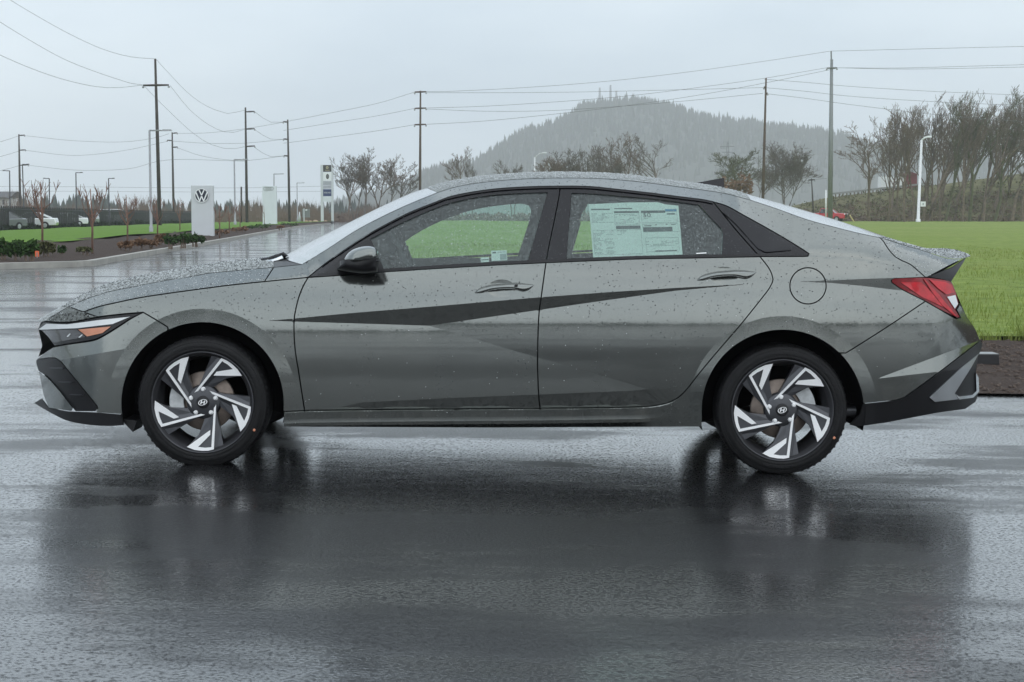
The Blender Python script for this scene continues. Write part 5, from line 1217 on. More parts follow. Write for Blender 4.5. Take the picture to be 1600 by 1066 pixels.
SH = [(14, 399, 34, 28, 'broad leafy green shrub at the left edge of the bed', 'leaf', 26), (43, 399, 30, 28, 'dense round green shrub second from the left edge', 'leaf', 26), (72, 396, 24, 24, 'open twiggy green shrub under the first young tree', 'leaf_olive', 14), (97, 394, 9, 11, 'tiny green sprig in the left bed', 'leaf', 5), (131, 393, 22, 8, 'low brown shrub left of the second young tree', 'leaf_olive', 6), (196, 387, 22, 12, 'brown low shrub under the third young tree', 'leaf_brown', 10), (228, 384, 34, 13, 'long brown low shrub before the tall lamp post', 'leaf_brown', 12), (252, 379, 18, 16, 'brown round shrub right of the tall lamp post', 'leaf_brown', 12), (267, 382, 20, 19, 'green shrub left of the white emblem sign', 'leaf', 18), (288, 381, 16, 18, 'small green shrub beside the white emblem sign', 'leaf', 18), (306, 379, 26, 16, 'clipped green shrub at the foot of the white emblem sign', 'leaf', 18), (345, 366, 24, 9, 'brown shrub right of the white emblem sign', 'leaf_brown', 9), (374, 362, 26, 10, 'long brown shrub between the two white signs', 'leaf_brown', 10), (404, 358, 34, 10, 'clipped green hedge before the ringed white sign', 'leaf', 12), (452, 354, 26, 9, 'green shrub row right of the ringed white sign', 'leaf', 10), (438, 357, 12, 6, 'small brown shrub right of the ringed white sign', 'leaf_brown', 6)]
for i, (px, pb, w, h, lb, mt, _) in enumerate(SH): shrub(px, pb, w, h, lb, mt, 500 + i, n=max(160, int(w * h * .8)), leaf=.07)
mb = MB(); q = ground_at(58, 403, .2); mb.tube([q, (q[0], q[1], q[2] + .12)], .012, 6); fl = thing('marker_flag', q, 'tiny orange marker flag in the left bed', 'flag'); mb.build('stake', M['galv'], fl)
M['orange'] = plain('orange_plastic', (.75, .14, .05), .6); mb = MB(); mb.box((q[0], q[1], q[2] + .09), (.09, .012, .13)); mb.build('flag', M['orange'], fl)

# ================================================================== POLES, LAMPS, WIRES
M['pole_wood'] = plain('creosoted_timber', (.045, .036, .030), .85, var=.3, scale=1.5); M['pole_brown'] = plain('brown_timber', (.085, .058, .042), .85, var=.3, scale=1.5); M['steel_pole'] = plain('grey_steel_pole', (.22, .235, .235), .5, metal=.5); M['lamp_grey'] = plain('grey_lamp_post', (.32, .33, .34), .5, metal=.3); M['lamp_black'] = plain('dark_lamp_post', (.03, .032, .036), .5); M['lamp_white'] = plain('white_lamp_post', (.74, .76, .77), .45); M['wire'] = plain('conductor', (.16, .165, .17), .6)
def pole(name, top, bot, dist, wpx, arms, mat, label, group='utility poles'):
    t, b = at(top[0], top[1], dist), at(bot[0], bot[1], dist); k = dist / F_PX; b = (b[0], dist, min(b[2], .0)); root = thing(name, b, label, 'utility pole', group); r = wpx * k / 2
    mb = MB(); mb.tube([(b[0], b[1], b[2] - .3), lerp(b, t, .5), t], [r * 1.15, r, r * .62], 10); mb.build('pole', mat, root, True)
    for (py, x0, x1) in arms:
        u = (py - top[1]) / (bot[1] - top[1]); px = top[0] + (bot[0] - top[0]) * u; a, c = at(px + x0, py + (0 if x0 == 0 else .6), dist - .12), at(px + x1, py - (.8 if x0 == 0 or x1 == 0 else 0), dist - .12); mb = MB(); mb.tube([a, lerp(a, c, .5), c], [.10, .13, .09], 6); mb.build('crossarm', mat, root)
        for e in ((c,) if x0 == 0 else ((a, c) if x1 != 0 else (a,))): mb = MB(); mb.lathe_y([(0, -.1), (.12, -.05), (.12, .05), (0, .1)], (e[0], e[1], e[2] - .18), 8); mb.build('insulator', M['lamp_grey'], root)
    return root
pole('utility_pole', (242.5, 92), (250, 356), 173, 5.4, [(133, -20, 20)], M['pole_wood'], 'tallest wooden utility pole with a crossarm, left of the white emblem sign')
pole('utility_pole', (383.5, 168), (386, 349), 255, 4.0, [(175, 0, 14), (202, 0, 14), (229, 0, 14)], M['pole_wood'], 'wooden utility pole with three side arms left of the ringed sign')
pole('utility_pole', (449.5, 187), (452.5, 346), 258, 3.6, [(191, 0, -7), (218, 0, -7), (244, 0, -7)], M['pole_wood'], 'armless-looking wooden utility pole between the ringed sign and pylon sign')
pole('utility_pole', (657, 142), (656, 345), 222, 4.0, [(143.5, -9, 9), (169, -9, 9), (194.5, -9, 9)], M['pole_brown'], 'brown wooden utility pole rising behind the windscreen')
pole('utility_pole', (269, 207), (271.5, 345), 300, 3.4, [(208.5, 0, 8), (220, 0, -8), (230.5, 0, 8)], M['pole_wood'], 'short wooden utility pole just right of the tallest pole')
pole('utility_pole', (29.5, 210), (32, 345), 310, 3.4, [(212, 0, 9), (235, 0, 10), (258.5, 0, 14)], M['pole_wood'], 'wooden utility pole with side arms near the left edge')
pole('utility_pole', (1197, 122), (1191, 340), 205, 4.2, [(137, 0, -3), (146.5, 0, 3)], M['pole_brown'], 'thin dark wooden pole above the rear window')
pole('utility_pole', (1268, 279), (1272, 340), 270, 2.4, [(281, -5, 5)], M['pole_wood'], 'small slanting wooden pole left of the steel pole')
r_ = pole('steel_pole', (1299.5, 93), (1297, 345), 218, 7.0, [(106, -7.5, 8.5)], M['steel_pole'], 'tall grey steel utility pole behind the red pickup')
a, b = at(1298.6, 80, 218), at(1299, 95, 218); mb = MB(); mb.tube([b, a], .1, 6); mb.build('top_spike', M['steel_pole'], r_)
b, t = at(377, 349, 240), at(377, 292, 240); root = thing('timber_post', b, 'short dark timber post beside the second grey lamp post', 'post'); mb = MB(); mb.tube([(b[0], b[1], b[2] - .3), t], [.13, .12], 8); mb.build('post_shaft', M['pole_wood'], root, True)
b, t = at(1290.5, 340, 216), at(1290.5, 297, 216); root = thing('marker_post', b, 'slim white marker post left of the steel pole', 'post'); mb = MB(); mb.tube([b, t], .10, 8); mb.build('post_shaft', M['lamp_white'], root, True)
q = ground_at(1335, 348, .3); root = thing('leaning_stake', q, 'leaning pale yellow stake right of the red pickup', 'stake'); a, b = at(1336, 349, 245), at(1327.5, 336, 245); mb = MB(); mb.tube([a, b], .10, 6); M['yellow'] = plain('faded_yellow_paint', (.55, .45, .20), .7); mb.build('stake_shaft', M['yellow'], root)
def lamp(top, bot, dist, arm, mat, label, rise=0.0, wpx=3.0, head=.5, group='lamp posts'):
    t, b = at(top[0], top[1], dist), at(bot[0], bot[1], dist); k = dist / F_PX; root = thing('street_lamp', b, label, 'lamp post', group); r = wpx * k / 2
    mb = MB(); mb.tube([(b[0], b[1], b[2] - .3), (b[0], b[1], b[2] + .6), (b[0], b[1], b[2] + .62), t], [r * 1.5, r * 1.5, r, r * .72], 8); mb.build('pole', mat, root, True)
    e = at(top[0] + arm, top[1] - rise, dist); m_ = at(top[0] + arm * .45, top[1] - rise * .85, dist); mb = MB(); mb.tube([t, m_, e], [r * .6, r * .55, r * .5], 6); mb.build('arm', mat, root, True)
    L = abs(arm) * k * .55; sx = 1 if arm > 0 else -1; mb = MB(); mb.box((e[0] - sx * L * .1, e[1], e[2] + r * .2), (L, L * .45, max(r * 1.1, .07)), taper=.75); mb.build('lamp_head', mat, root); return root
lamp((233.5, 204), (236.5, 372), 88, 29, M['lamp_grey'], 'tall grey street lamp in front of the tallest wooden pole', wpx=4.4)
lamp((366, 249.5), (367.5, 355), 165, 18, M['lamp_grey'], 'grey street lamp left of the three-armed wooden pole', wpx=3.0)
lamp((428, 272), (428.5, 349), 235, 13, M['lamp_grey'], 'grey street lamp rising behind the ringed white sign', wpx=2.4)
lamp((464, 286), (465, 347), 265, 10, M['lamp_grey'], 'small grey street lamp left of the pylon sign', wpx=1.8)
for (top, bot, arm, lb) in (((15, 267), (16, 350), -9, 'dark parking-lot lamp at the far left edge, arm pointing left'), ((35, 257), (38, 350), 9, 'dark parking-lot lamp beside the left-edge utility pole'), ((77, 279), (77.5, 350), -8, 'dark parking-lot lamp behind the first young tree'), ((118.5, 270), (120, 350), 9, 'dark parking-lot lamp between the first two young trees'), ((169.5, 279), (171, 350), 8, 'dark parking-lot lamp right of the second young tree')):
    lamp(top, bot, 185, arm, M['lamp_black'], lb, wpx=2.3, group='parking-lot lamps')
lamp((1440, 219), (1434.5, 349), 238, 13, M['lamp_white'], 'tall white street lamp in front of the right-hand grove', rise=5, wpx=5.0)
wl = bpy.data.objects['street_lamp.%03d' % 9] if 'street_lamp.009' in bpy.data.objects else None
q = at(1442.5, 319, 237.7); root = thing('lamp_sign', q, 'small white square sign fixed to the white street lamp', 'sign'); mb = MB(); mb.box(q, (.72, .04, .72)); mb.build('sign_plate', M['white_paint'], root); mb = MB(); mb.box((q[0], q[1] - .03, q[2]), (.2, .01, .28)); mb.build('sign_mark', M['print_pale'], root)
lamp((835.5, 246), (835, 340), 235, 16, M['lamp_white'], 'white street lamp rising behind the roof', rise=7, wpx=2.6)
b, t = at(1136, 338, 620), at(1136, 221, 620); root = thing('lattice_pylon', b, 'faint lattice pylon in the mist behind the roof fin', 'pylon'); mb = MB()
for s_ in (-1, 1): mb.tube([(b[0] + s_ * 1.6, 620, 0), (b[0] + s_ * .25, 620, t[2])], [.14, .1], 4)
for k in range(9): z0 = t[2] * k / 9; z1 = t[2] * (k + 1) / 9; w0 = 1.6 - 1.35 * k / 9; w1 = 1.6 - 1.35 * (k + 1) / 9; mb.tube([(b[0] - w0, 620, z0), (b[0] + w1, 620, z1)], .07, 3); mb.tube([(b[0] + w0, 620, z0), (b[0] - w1, 620, z1)], .07, 3)
mb.build('tower', M['mast'], root)
for py, w in ((229, 11), (238, 8)): a, c = at(1136 - w, py, 620), at(1136 + w, py, 620); mb = MB(); mb.tube([a, c], .15, 4); mb.build('crossarm', M['mast'], root)
def wire(pts, label, r=.021, group='overhead wires'):
    P3 = [at(*p) for p in pts]; c = np.array([(p[0], p[1]) for p in pts]); q = crv([(p[0], p[1]) for p in pts], 12); xs_ = [p[0] for p in pts]
    o_ = np.argsort(xs_); dd = np.interp([p[0] for p in q], np.array(xs_)[o_], np.array([p[2] for p in pts])[o_]); mb = MB(); path = [at(p[0], p[1], float(d)) for p, d in zip(q, dd)]
    mb.tube(path, [r * (p[1] / 200) ** .5 for p in path], 4, False); o = mb.build('power_line', M['wire'], None, True, origin=path[0]); return tag(o, label, 'wire', group)
L1 = lambda pts, d0, d1: [(p[0], p[1], d0 + (d1 - d0) * k / (len(pts) - 1)) for k, p in enumerate(pts)]
W = [([(242, 92), (205, 89), (162, 77.5), (112, 55), (62, 27.5), (16, 0), (-60, -48)], 173, 105, 'topmost wire sweeping from the tallest pole to the upper left'),
     ([(224, 133), (205, 130.5), (150, 112.5), (100, 92.5), (50, 65), (0, 34.5), (-60, -4)], 173, 105, 'middle wire sweeping from the tallest pole to the upper left'),
     ([(224, 133), (185, 137), (150, 135.5), (100, 124.5), (50, 107.5), (0, 86), (-60, 57)], 173, 105, 'lowest wire sweeping from the tallest pole to the left edge'),
     ([(243, 92), (268, 119), (290, 142), (312, 159.5), (335, 171.5), (355, 177.5), (384, 172)], 173, 255, 'upper sagging wire from the tallest pole to the three-armed pole'),
     ([(266, 134), (295, 170), (325, 194.5), (350, 206), (365, 207), (384, 202)], 173, 255, 'middle sagging wire from the tallest pole to the three-armed pole'),
     ([(226, 135), (250, 160), (300, 207), (330, 226), (350, 232), (368, 232.5), (384, 229)], 173, 255, 'lowest sagging wire from the tallest pole to the three-armed pole'),
     ([(397, 174), (410, 184), (423, 191), (443, 191)], 255, 258, 'upper short wire between the two thin poles by the ringed sign'), ([(397, 202), (410, 211), (423, 217.5), (443, 218)], 255, 258, 'middle short wire between the two thin poles by the ringed sign'), ([(397, 230), (410, 239), (423, 245), (443, 244)], 255, 258, 'lower short wire between the two thin poles by the ringed sign'),
     ([(443, 191), (520, 176), (590, 161.5), (648, 144)], 258, 222, 'top wire rising from thin pole to the brown pole'), ([(443, 204), (520, 192), (590, 181), (648, 169.5)], 258, 222, 'middle wire rising from thin pole to the brown pole'), ([(443, 224), (520, 214), (590, 204.5), (648, 195)], 258, 222, 'bottom wire rising from thin pole to the brown pole'),
     ([(443, 191), (410, 197), (370, 203), (320, 208), (275, 208.5)], 258, 300, 'upper faint wire between thin pole and short pole on the left'), ([(443, 218), (380, 224), (320, 224), (262, 220)], 258, 300, 'middle faint wire between thin pole and short pole on the left'), ([(443, 244), (380, 251), (320, 245), (277, 231)], 258, 300, 'lower faint wire between thin pole and short pole on the left'),
     ([(666, 143), (700, 143), (820, 137), (950, 127), (1080, 112), (1200, 95), (1298, 80)], 222, 218, 'highest long wire from brown pole to the steel pole top'), ([(666, 169), (760, 166), (880, 158.5), (981, 150), (1090, 137), (1194, 122.5), (1292, 106)], 222, 218, 'second long wire from brown pole to the steel pole'), ([(666, 194.5), (760, 189), (880, 177), (981, 165), (1090, 149), (1194, 130), (1307, 107)], 222, 218, 'third long wire from brown pole to the steel pole'),
     ([(666, 170.5), (760, 174), (860, 173), (960, 167), (1080, 157), (1192, 146)], 222, 205, 'faint low wire from brown pole to the thin dark pole'), ([(666, 145), (780, 145), (900, 144), (1040, 141), (1193, 137)], 222, 205, 'faint upper wire from brown pole to the thin dark pole'),
     ([(1298, 80), (1400, 77.5), (1500, 75), (1680, 71)], 218, 190, 'highest wire leaving the steel pole to the right edge'), ([(1292, 106), (1400, 106.5), (1500, 104), (1680, 99)], 218, 190, 'upper of two close wires right of the steel pole'), ([(1307, 106), (1400, 108), (1500, 107), (1680, 103)], 218, 190, 'lower of two close wires right of the steel pole'),
     ([(1194, 124), (1260, 129), (1340, 136), (1480, 144), (1680, 152)], 205, 230, 'top faint wire from thin dark pole to the right'), ([(1194, 137), (1260, 143), (1340, 151.5), (1480, 160), (1680, 168)], 205, 230, 'middle faint wire from thin dark pole to the right'), ([(1197, 146.5), (1260, 154), (1340, 165), (1480, 181), (1680, 196)], 205, 230, 'bottom faint wire from thin dark pole to the right'),
     ([(38, 212), (115, 220), (190, 222), (240, 216), (264, 209)], 310, 300, 'upper faint wire from left-edge pole to the short pole'), ([(39, 235), (115, 243), (190, 236), (262, 221)], 310, 300, 'middle faint wire from left-edge pole to the short pole'), ([(45, 258.5), (120, 266), (200, 264), (264, 250), (384, 252)], 310, 260, 'lowest faint wire running right from the left-edge pole'),
     ([(30, 212), (0, 222), (-60, 236)], 310, 310, 'upper faint wire leaving the left-edge pole leftward'), ([(30, 236), (0, 245), (-60, 258)], 310, 310, 'middle faint wire leaving the left-edge pole leftward'), ([(30, 259), (0, 267), (-60, 278)], 310, 310, 'lower faint wire leaving the left-edge pole leftward'),
     ([(-60, 291), (120, 292), (260, 293.5), (400, 293.5), (505, 291)], 420, 420, 'upper far wire low along the left horizon'), ([(-60, 299), (120, 299), (260, 300), (400, 300), (505, 299)], 420, 420, 'lower far wire low along the left horizon'), ([(1252, 284), (1268, 281), (1292, 279)], 270, 270, 'short wire on the small slanting pole')]
for pts, d0, d1, lb in W: wire(L1(pts, d0, d1), lb)

# ================================================================== SIGNS
M['sign_white'] = plain('white_sign_panel', (.62, .645, .67), .45, metal=.15, var=.03, scale=2); M['sign_pale'] = plain('pale_sign_panel', (.70, .74, .78), .4, var=.03, scale=2); M['navy'] = plain('navy_enamel', (.010, .016, .035), .4); M['navy_blue'] = plain('blue_sign_panel', (.012, .035, .13), .4); M['sign_black'] = plain('black_sign_panel', (.022, .022, .018), .4); M['gold'] = plain('gilt_emblem', (.42, .38, .24), .4, metal=.3); M['concrete'] = plain('concrete_plinth', (.25, .25, .24), .9); M['grey_panel'] = plain('grey_sign_panel', (.42, .43, .48), .5); M['white_mark'] = plain('white_vinyl', (.85, .87, .88), .5, var=.02)
def slab(mb, px0, px1, py0, py1, dist, th, rz=0): a, b = at(px0, py1, dist), at(px1, py0, dist); mb.box(((a[0] + b[0]) / 2, dist + th / 2, (a[2] + b[2]) / 2), (b[0] - a[0], th, b[2] - a[2]), rz); return mb
sd_ = ground_at(318, 375)[1]; k = sd_ / F_PX
root = thing('emblem_sign', at(316, 375, sd_), 'white upright sign slab with a round dark emblem', 'sign'); mb = slab(MB(), 299.5, 332.5, 289.5, 374.5, sd_, .35); o = mb.build('panel', M['sign_white'], root); bv = o.modifiers.new('b', 'BEVEL'); bv.width = .02
mb = slab(MB(), 301, 331, 374.5, 377.5, sd_ + .05, .25); mb.build('plinth', M['concrete'], root)
ec = at(315.3, 305.6, sd_); er = 11.0 * k
def disc(mb, c, r0, r1, y, n=40, sx=1.0, sz=1.0):
    v = []
    for j in range(n):
        a = 2 * math.pi * j / n
        for r in (r0, r1): v.append((c[0] + r * sx * math.cos(a), y, c[2] + r * sz * math.sin(a)))
    mb.add(v, [(2 * j, 2 * j + 1, (2 * j + 3) % (2 * n), (2 * j + 2) % (2 * n)) for j in range(n)]); return mb
mb = MB(); mb.lathe_y([(0, -.05), (er, -.05), (er, .02)], ec, 40); emb = mb.build('emblem', M['navy'], root)
fix_normals(disc(MB(), ec, er * .89, er * 1.0, ec[1] - .056).build('emblem_ring', M['white_mark'], emb))
def stroke(mb, c, pts, w, y):
    for (a, b) in zip(pts[:-1], pts[1:]):
        d = Vector((b[0] - a[0], b[1] - a[1])).normalized(); n_ = Vector((-d.y, d.x)) * w / 2; mb.add([(c[0] + (q[0] + s_ * n_.x) * er, y, c[2] + (q[1] + s_ * n_.y) * er) for q, s_ in ((a, -1), (b, -1), (b, 1), (a, 1))], [(0, 1, 2, 3)])
mb = MB(); stroke(mb, ec, [(-.36, .80), (-.0, .02)], .17, ec[1] - .0575); stroke(mb, ec, [(0.0, .02), (.36, .80)], .17, ec[1] - .0572); fix_normals(mb.build('letter_v', M['white_mark'], emb))
mb = MB(); stroke(mb, ec, [(-.78, .42), (-.28, -.80)], .17, ec[1] - .0575); stroke(mb, ec, [(-.28, -.80), (-.02, -.10)], .16, ec[1] - .0572); stroke(mb, ec, [(.02, -.10), (.28, -.80)], .16, ec[1] - .0578); stroke(mb, ec, [(.28, -.80), (.78, .42)], .17, ec[1] - .0581); fix_normals(mb.build('letter_w', M['white_mark'], emb))
sd2 = 170.0
root = thing('ringed_sign', at(421, 357, sd2), 'pale upright sign slab with four interlocked rings', 'sign'); mb = slab(MB(), 410.5, 432, 290.5, 354.5, sd2, .4); o = mb.build('panel', M['sign_pale'], root); o.modifiers.new('b', 'BEVEL').width = .03
mb = slab(MB(), 422, 431.5, 354.5, 359, sd2 + .1, .2); mb.build('plinth', M['concrete'], root)
for j in range(4):
    c = at(414.6 + 3.25 * j, 295.0, sd2); fix_normals(disc(MB(), c, .145, .195, sd2 - .006 - .002 * j, 28).build('ring', M['steel_pole'], root))
c = at(413.5, 299.2, sd2); text3d('lettering', 'Audi', .15, M['print_pale'], root, (c[0], sd2 - .01, c[2]), (math.pi / 2, 0, 0))
sd3 = 285.0
root = thing('pylon_sign', at(511, 348, sd3), 'tall two-legged pylon sign stacked with brand panels', 'sign')
for (x0, x1) in ((501.3, 504.8), (517.6, 520.6)): slab(MB(), x0, x1, 257.5, 348, sd3, .5).build('leg', M['sign_white'], root)
for nm, (y0, y1), mt in (('top_panel', (258, 268.6), 'sign_black'), ('emblem_panel', (269.4, 282.5), 'white_mark'), ('grey_panel', (283, 289.5), 'grey_panel'), ('blank_panel', (290, 295), 'grey_panel'), ('blue_panel', (295.8, 306.8), 'navy_blue'), ('white_panel', (307.3, 315.5), 'sign_pale')): slab(MB(), 504.9, 517.6, y0, y1, sd3 - .05, .4).build(nm, M[mt], root)
c = at(511.3, 262, sd3); fix_normals(disc(MB(), c, .08, .24, sd3 - .06, 24).build('gilt_emblem', M['gold'], root)); mb = slab(MB(), 508, 515, 265.8, 266.6, sd3 - .07, .01); mb.build('gilt_line', M['gold'], root)
c = at(511.8, 276, sd3); mb = disc(MB(), c, .001, .36, sd3 - .06, 28, .72, 1.2); fix_normals(mb.build('oval_emblem', M['sign_black'], root)); fix_normals(disc(MB(), c, .10, .16, sd3 - .065, 24, .8, 1.1).build('oval_mark', M['lamp_grey'], root))
c = at(511.3, 301.3, sd3); text3d('lettering', 'VOLVO', .34, M['white_mark'], root, (c[0], sd3 - .07, c[2]), (math.pi / 2, 0, 0), align='CENTER', sx=1.05)
c = at(511.3, 286.3, sd3); mb = slab(MB(), 507, 516, 285.4, 286, sd3 - .07, .01); slab(mb, 508, 515, 287.2, 287.7, sd3 - .07, .01); tag(mb.build('small_print', M['print_pale'], root), kind='stuff')
# small guide sign, cabinet and boulders at the road end
root = thing('guide_sign', at(477, 346, 262), 'small dark guide sign at the end of the road', 'sign'); slab(MB(), 472, 484, 326.5, 340, 262, .2).build('panel', M['steel_pole'], root); slab(MB(), 474.2, 475.6, 326, 346, 261.7, .15).build('post', M['sign_white'], root); slab(MB(), 477, 480, 327.3, 329.2, 261.8, .1).build('arrow_mark', M['white_mark'], root)
root = thing('marker_cone', at(468, 346, 262), 'white pointed marker left of the guide sign', 'marker'); a, b = at(468, 347, 262), at(468, 331, 262); mb = MB(); mb.tube([a, b], [.28, .06], 8); mb.build('cone', M['sign_white'], root, True)
M['boulder'] = plain('tan_boulder', (.38, .27, .19), .9, var=.3, scale=1.5, bump=.4, bscale=4); rb_ = random.Random(77)
for px, w, lb in ((478, 9, 'leftmost tan boulder at the road end'), (485, 7, 'second tan boulder at the road end'), (493, 10, 'biggest tan boulder at the road end'), (509, 7, 'tan boulder between the pylon sign legs')):
    q = at(px, 347.6, 262); mb = MB(); mb.ico((0, 0, .1), w / 2 * 262 / F_PX, 2, .14, (1, .8, .62), rb_); mb.v = [(x + q[0], y + q[1], z + q[2]) for x, y, z in mb.v]; tag(mb.build('boulder', M['boulder'], None, True, origin=q), lb, 'boulder', 'boulders at the road end')

# ================================================================== FENCE AND PARKED CARS
M['fence'] = plain('black_steel_fence', (.010, .010, .012), .5)
FL = [(p[0], p[1], zg(p[0]) + .03) for p in dens(FN[:6], 150)]
fe = thing('steel_fence', FL[0], 'black steel picket fence around the far car lot', 'fence'); pm = None
mbp = MB(); mbp.box((0, 0, .95), (.09, .09, 1.9))
for p in FL:
    if pm is None: o = new_mesh_obj('post', [(x + p[0], y + p[1], z + p[2]) for x, y, z in mbp.v], mbp.f, M['fence'], fe); base_loc = p; pm = o
    else: o = pm.copy(); COL.objects.link(o); o.parent = fe; o.location = (p[0] - base_loc[0], p[1] - base_loc[1], p[2] - base_loc[2])
for zz in (.25, 1.65):
    mb = MB(); mb.tube([(p[0], p[1], p[2] + zz) for p in FL], .04, 4, False); mb.build('rail', M['fence'], fe)
mb = MB()
for p in dens(FL, 430): mb.box((p[0], p[1], p[2] + .9), (.035, .035, 1.75))
tag(mb.build('pickets', M['fence'], fe), kind='stuff')
rnd = random.Random(81); mb = MB()
for p in dens(FL, 420):
    leaf_clump(mb, (p[0] - .3, p[1] + .8, p[2] + rnd.uniform(.05, .3)), (.8, .6, .38), 22, rnd, .18)
M['hedge'] = two_tone('dark_hedge_leaf', (.006, .010, .006), (.016, .026, .014), 2.0, bump=0); tag(mb.build('dark_hedge', M['hedge']), 'dark low hedge behind the black fence', 'hedge', kind='stuff')
def car_paint(name, col): return plain(name, col, .25, metal=.3, var=.03, coat=1.0)
M['cp_white'] = car_paint('white_car_paint', (.74, .76, .77)); M['cp_silver'] = car_paint('silver_car_paint', (.36, .38, .40)); M['cp_dark'] = car_paint('dark_car_paint', (.03, .032, .036)); M['cp_red'] = car_paint('red_car_paint', (.52, .014, .030)); M['cp_grey'] = car_paint('grey_car_paint', (.14, .15, .16)); M['car_glass'] = plain('dark_car_glass', (.02, .026, .028), .06, var=.1, coat=1.0)
def parked_car(name, loc, rz, mat, label, style='sedan', s=1.0, group='cars parked behind the fence', cat='car'):
    root = thing(name, loc, label, cat, group); ORG[root.name] = (0, 0, 0)
    if style == 'sedan': L, Wd, prof, cab = 4.7, 1.8, [(-2.3, .35), (-2.32, .62), (-2.15, .78), (-1.0, .95), (1.55, 1.0), (2.25, .98), (2.32, .6), (2.28, .35)], [(-1.15, .94), (-.25, 1.40), (.75, 1.44), (1.75, 1.0)]
    elif style == 'suv': L, Wd, prof, cab = 4.7, 1.9, [(-2.25, .4), (-2.3, .8), (-2.1, 1.0), (-1.15, 1.12), (2.2, 1.15), (2.3, .8), (2.25, .4)], [(-1.3, 1.1), (-.5, 1.66), (1.75, 1.7), (2.2, 1.15)]
    else: L, Wd, prof, cab = 5.8, 2.0, [(-2.85, .5), (-2.9, 1.0), (-2.75, 1.22), (-1.35, 1.28), (.75, 1.25), (.8, 1.28), (2.85, 1.28), (2.9, .9), (2.85, .5)], [(-1.45, 1.26), (-.75, 1.86), (.55, 1.9), (.8, 1.27)]
    n = len(prof); v = []
    for (yy, kx) in ((-1, .97), (-.86, 1.0), (.86, 1.0), (1, .97)):
        for (x, z) in prof: v.append((x * kx * s, yy * Wd / 2 * s, (z if abs(yy) < .95 or z < .9 else z - .05) * s))
    f = [(r_ * n + i, r_ * n + (i + 1) % n, (r_ + 1) * n + (i + 1) % n, (r_ + 1) * n + i) for r_ in range(3) for i in range(n)] + [tuple(range(n)), tuple(3 * n + i for i in range(n))[::-1]]
    o = new_mesh_obj('body', v, f, mat, root); fix_normals(o); o.modifiers.new('b', 'BEVEL').width = .05
    v = []
    for yy in (-1, 1):
        for (x, z) in cab: v.append((x * s, yy * Wd / 2 * s * (.94 if z < cab[1][1] - .2 else .72), z * s))
    m_ = len(cab); f = [(i, (i + 1) % m_, m_ + (i + 1) % m_, m_ + i) for i in range(m_)] + [tuple(range(m_)), tuple(m_ + i for i in range(m_))[::-1]]; o = new_mesh_obj('cabin_glass', v, f, M['car_glass'], root); fix_normals(o)
    x0, x1, zt = cab[1][0], cab[2][0], cab[2][1]; mb = MB(); mb.box(((x0 + x1) / 2 * s, 0, (zt + .0) * s), ((x1 - x0 + .12) * s, Wd * .74 * s, .07 * s), taper=.9); mb.build('roof', mat, root)
    for (i0, i1) in ((0, 1), (3, 2)):
        for yy in (-1, 1):
            a = (cab[i0][0] * s, yy * Wd / 2 * .945 * s, cab[i0][1] * s); b = (cab[i1][0] * s, yy * Wd / 2 * .725 * s, cab[i1][1] * s); mb = MB(); mb.tube([a, b], .045 * s, 5); mb.build('pillar', mat, root)
    xm = (cab[1][0] + cab[2][0]) / 2
    for yy in (-1, 1): mb = MB(); mb.tube([(xm * s, yy * Wd / 2 * .95 * s, cab[0][1] * s), (xm * s, yy * Wd / 2 * .73 * s, zt * s)], .05 * s, 5); mb.build('pillar', mat, root)
    rw_ = .42 if style == 'pickup' else .34
    for xx in (-L * .30, L * .29):
        for yy in (-1, 1):
            mb = MB(); mb.lathe_y([(0, -.11), (rw_ * .6, -.115), (rw_ * .62, -.09), (rw_, -.1), (rw_, .1), (0, .1)], (xx * s, yy * (Wd / 2 - .08) * s, rw_ * s), 20); w_ = mb.build('wheel', M['rubber'], root, True)
            mb = MB(); mb.lathe_y([(0, -.125 * yy if yy > 0 else -.125), (rw_ * .55, -.12)], (xx * s, (yy * (Wd / 2 - .08) - (0 if yy < 0 else -.245)) * s, rw_ * s), 16); mb.build('rim', M['silver'], root)
    for yy in (-1, 1):
        mb = MB(); mb.box((prof[1][0] * .985 * s, yy * Wd * .36 * s, prof[2][1] * .92 * s), (.12 * s, .34 * s, .14 * s)); mb.build('headlight', M['white_lamp'], root)
    mb = MB(); mb.box((prof[1][0] * .995 * s, 0, prof[1][1] * .86 * s), (.1 * s, Wd * .5 * s, (.5 if style == 'pickup' else .22) * s)); mb.build('grille', M['satin_black'], root)
    for yy in (-1, 1): mb = MB(); mb.box((cab[0][0] * .75 * s, yy * Wd * .55 * s, (cab[0][1] + .1) * s), (.14 * s, .2 * s, .14 * s)); mb.build('side_mirror', mat, root)
    root.rotation_euler.z = rz; return root
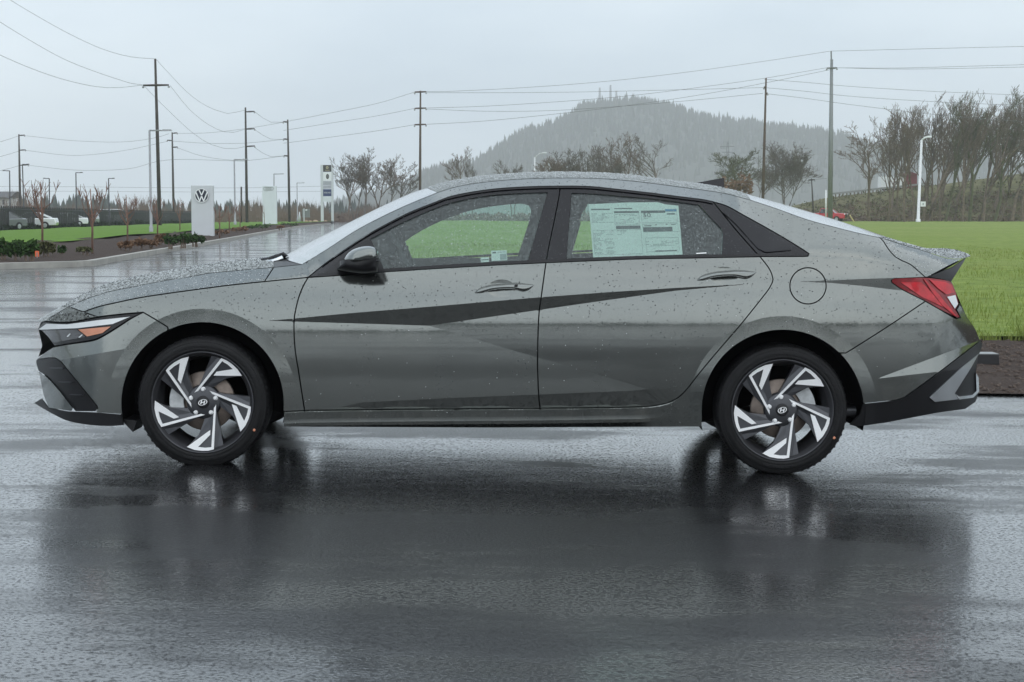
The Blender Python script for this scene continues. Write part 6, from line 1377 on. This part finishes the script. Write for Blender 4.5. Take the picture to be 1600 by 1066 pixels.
PK = [(47, 362.5, 1.0, 'cp_white', 'white sedan behind the fence, nearest the left edge', 'sedan', R(8)), (100, 359, 1.0, 'cp_white', 'second white sedan behind the fence', 'sedan', R(25)), (124, 357, 1.05, 'cp_silver', 'silver hatchback behind the fence', 'suv', R(-40)), (-4, 361, 1.0, 'cp_grey', 'grey car cut by the left picture edge', 'sedan', R(60)), (268, 350, 1.0, 'cp_dark', 'dark car behind the fence just left of the white emblem sign', 'sedan', R(30)), (146, 352, 1.0, 'cp_dark', 'dark sedan behind the fence by the second young tree', 'sedan', R(15)), (163, 354, 1.15, 'cp_white', 'tall white-roofed vehicle behind the fence', 'suv', R(15)), (202, 353, 1.0, 'cp_dark', 'dark car behind the fence by the third young tree', 'suv', R(20)), (235, 351.5, 1.0, 'cp_dark', 'dark sedan behind the fence at its far end', 'sedan', R(20)), (20, 356, 1.0, 'cp_dark', 'dark car behind the white sedan at the left', 'suv', R(30)), (75, 354.5, 1.0, 'cp_grey', 'grey car parked deeper in the far lot', 'sedan', R(30))]
for px, pb, s_, mt, lb, st, rz in PK:
    fd = float(np.interp(px, [p[0] for p in FPX], [p[1] for p in FN])) + (361 - pb) * 1.6 + 5; q = at(px, 345, fd); parked_car('parked_car', (q[0], fd, zg(q[0])), rz, M[mt], lb, st, s_)
parked_car('pickup_truck', at(1291, 347, 238), R(180 - 26), M['cp_red'], 'red pickup truck at the foot of the right embankment', 'pickup', 1.0, group=None, cat='truck')
b = at(12, 335, 330); root = thing('house', (b[0], 330, 0), 'low pale house behind the scrub at the left edge', 'house'); M['house'] = plain('pale_siding', (.55, .56, .55), .8); mb = MB(); slab(mb, -20, 14, 309, 334, 330, 5).build('wall', M['house'], root); a, c = at(-24, 309, 330), at(17, 309, 330); mb = MB(); mb.prism([(a[0], 329, a[2]), (a[0] + .8, 331.5, a[2] + 1.2), (a[0] + .8, 332.5, a[2] + 1.2), (a[0], 336, a[2])], (c[0] - a[0], 0, 0)); M['shingle'] = plain('dark_shingle', (.12, .12, .125), .9); fix_normals(mb.build('roof', M['shingle'], root)); slab(MB(), 4, 7, 312, 320, 329.9, .1).build('window', M['car_glass'], root)

# ================================================================== AIR
mb = MB(); mb.box((0, 1480, 105.0), (6700, 3760, 213.0)); hz = mb.build('haze', None); hz['kind'] = 'stuff'; hz['label'] = 'thin rainy haze over the whole place'; hz['category'] = 'haze'
m = bpy.data.materials.new('rain_haze'); m.use_nodes = True; t = m.node_tree; t.nodes.clear(); out = N(t, 'ShaderNodeOutputMaterial'); pv = N(t, 'ShaderNodeVolumePrincipled'); pv.inputs['Color'].default_value = (.95, .97, 1.0, 1); pv.inputs['Density'].default_value = .00036; pv.inputs['Anisotropy'].default_value = .1
t.links.new(pv.outputs[0], out.inputs['Volume']); hz.data.materials.append(m)
try: m.cycles.homogeneous_volume = True
except Exception: pass
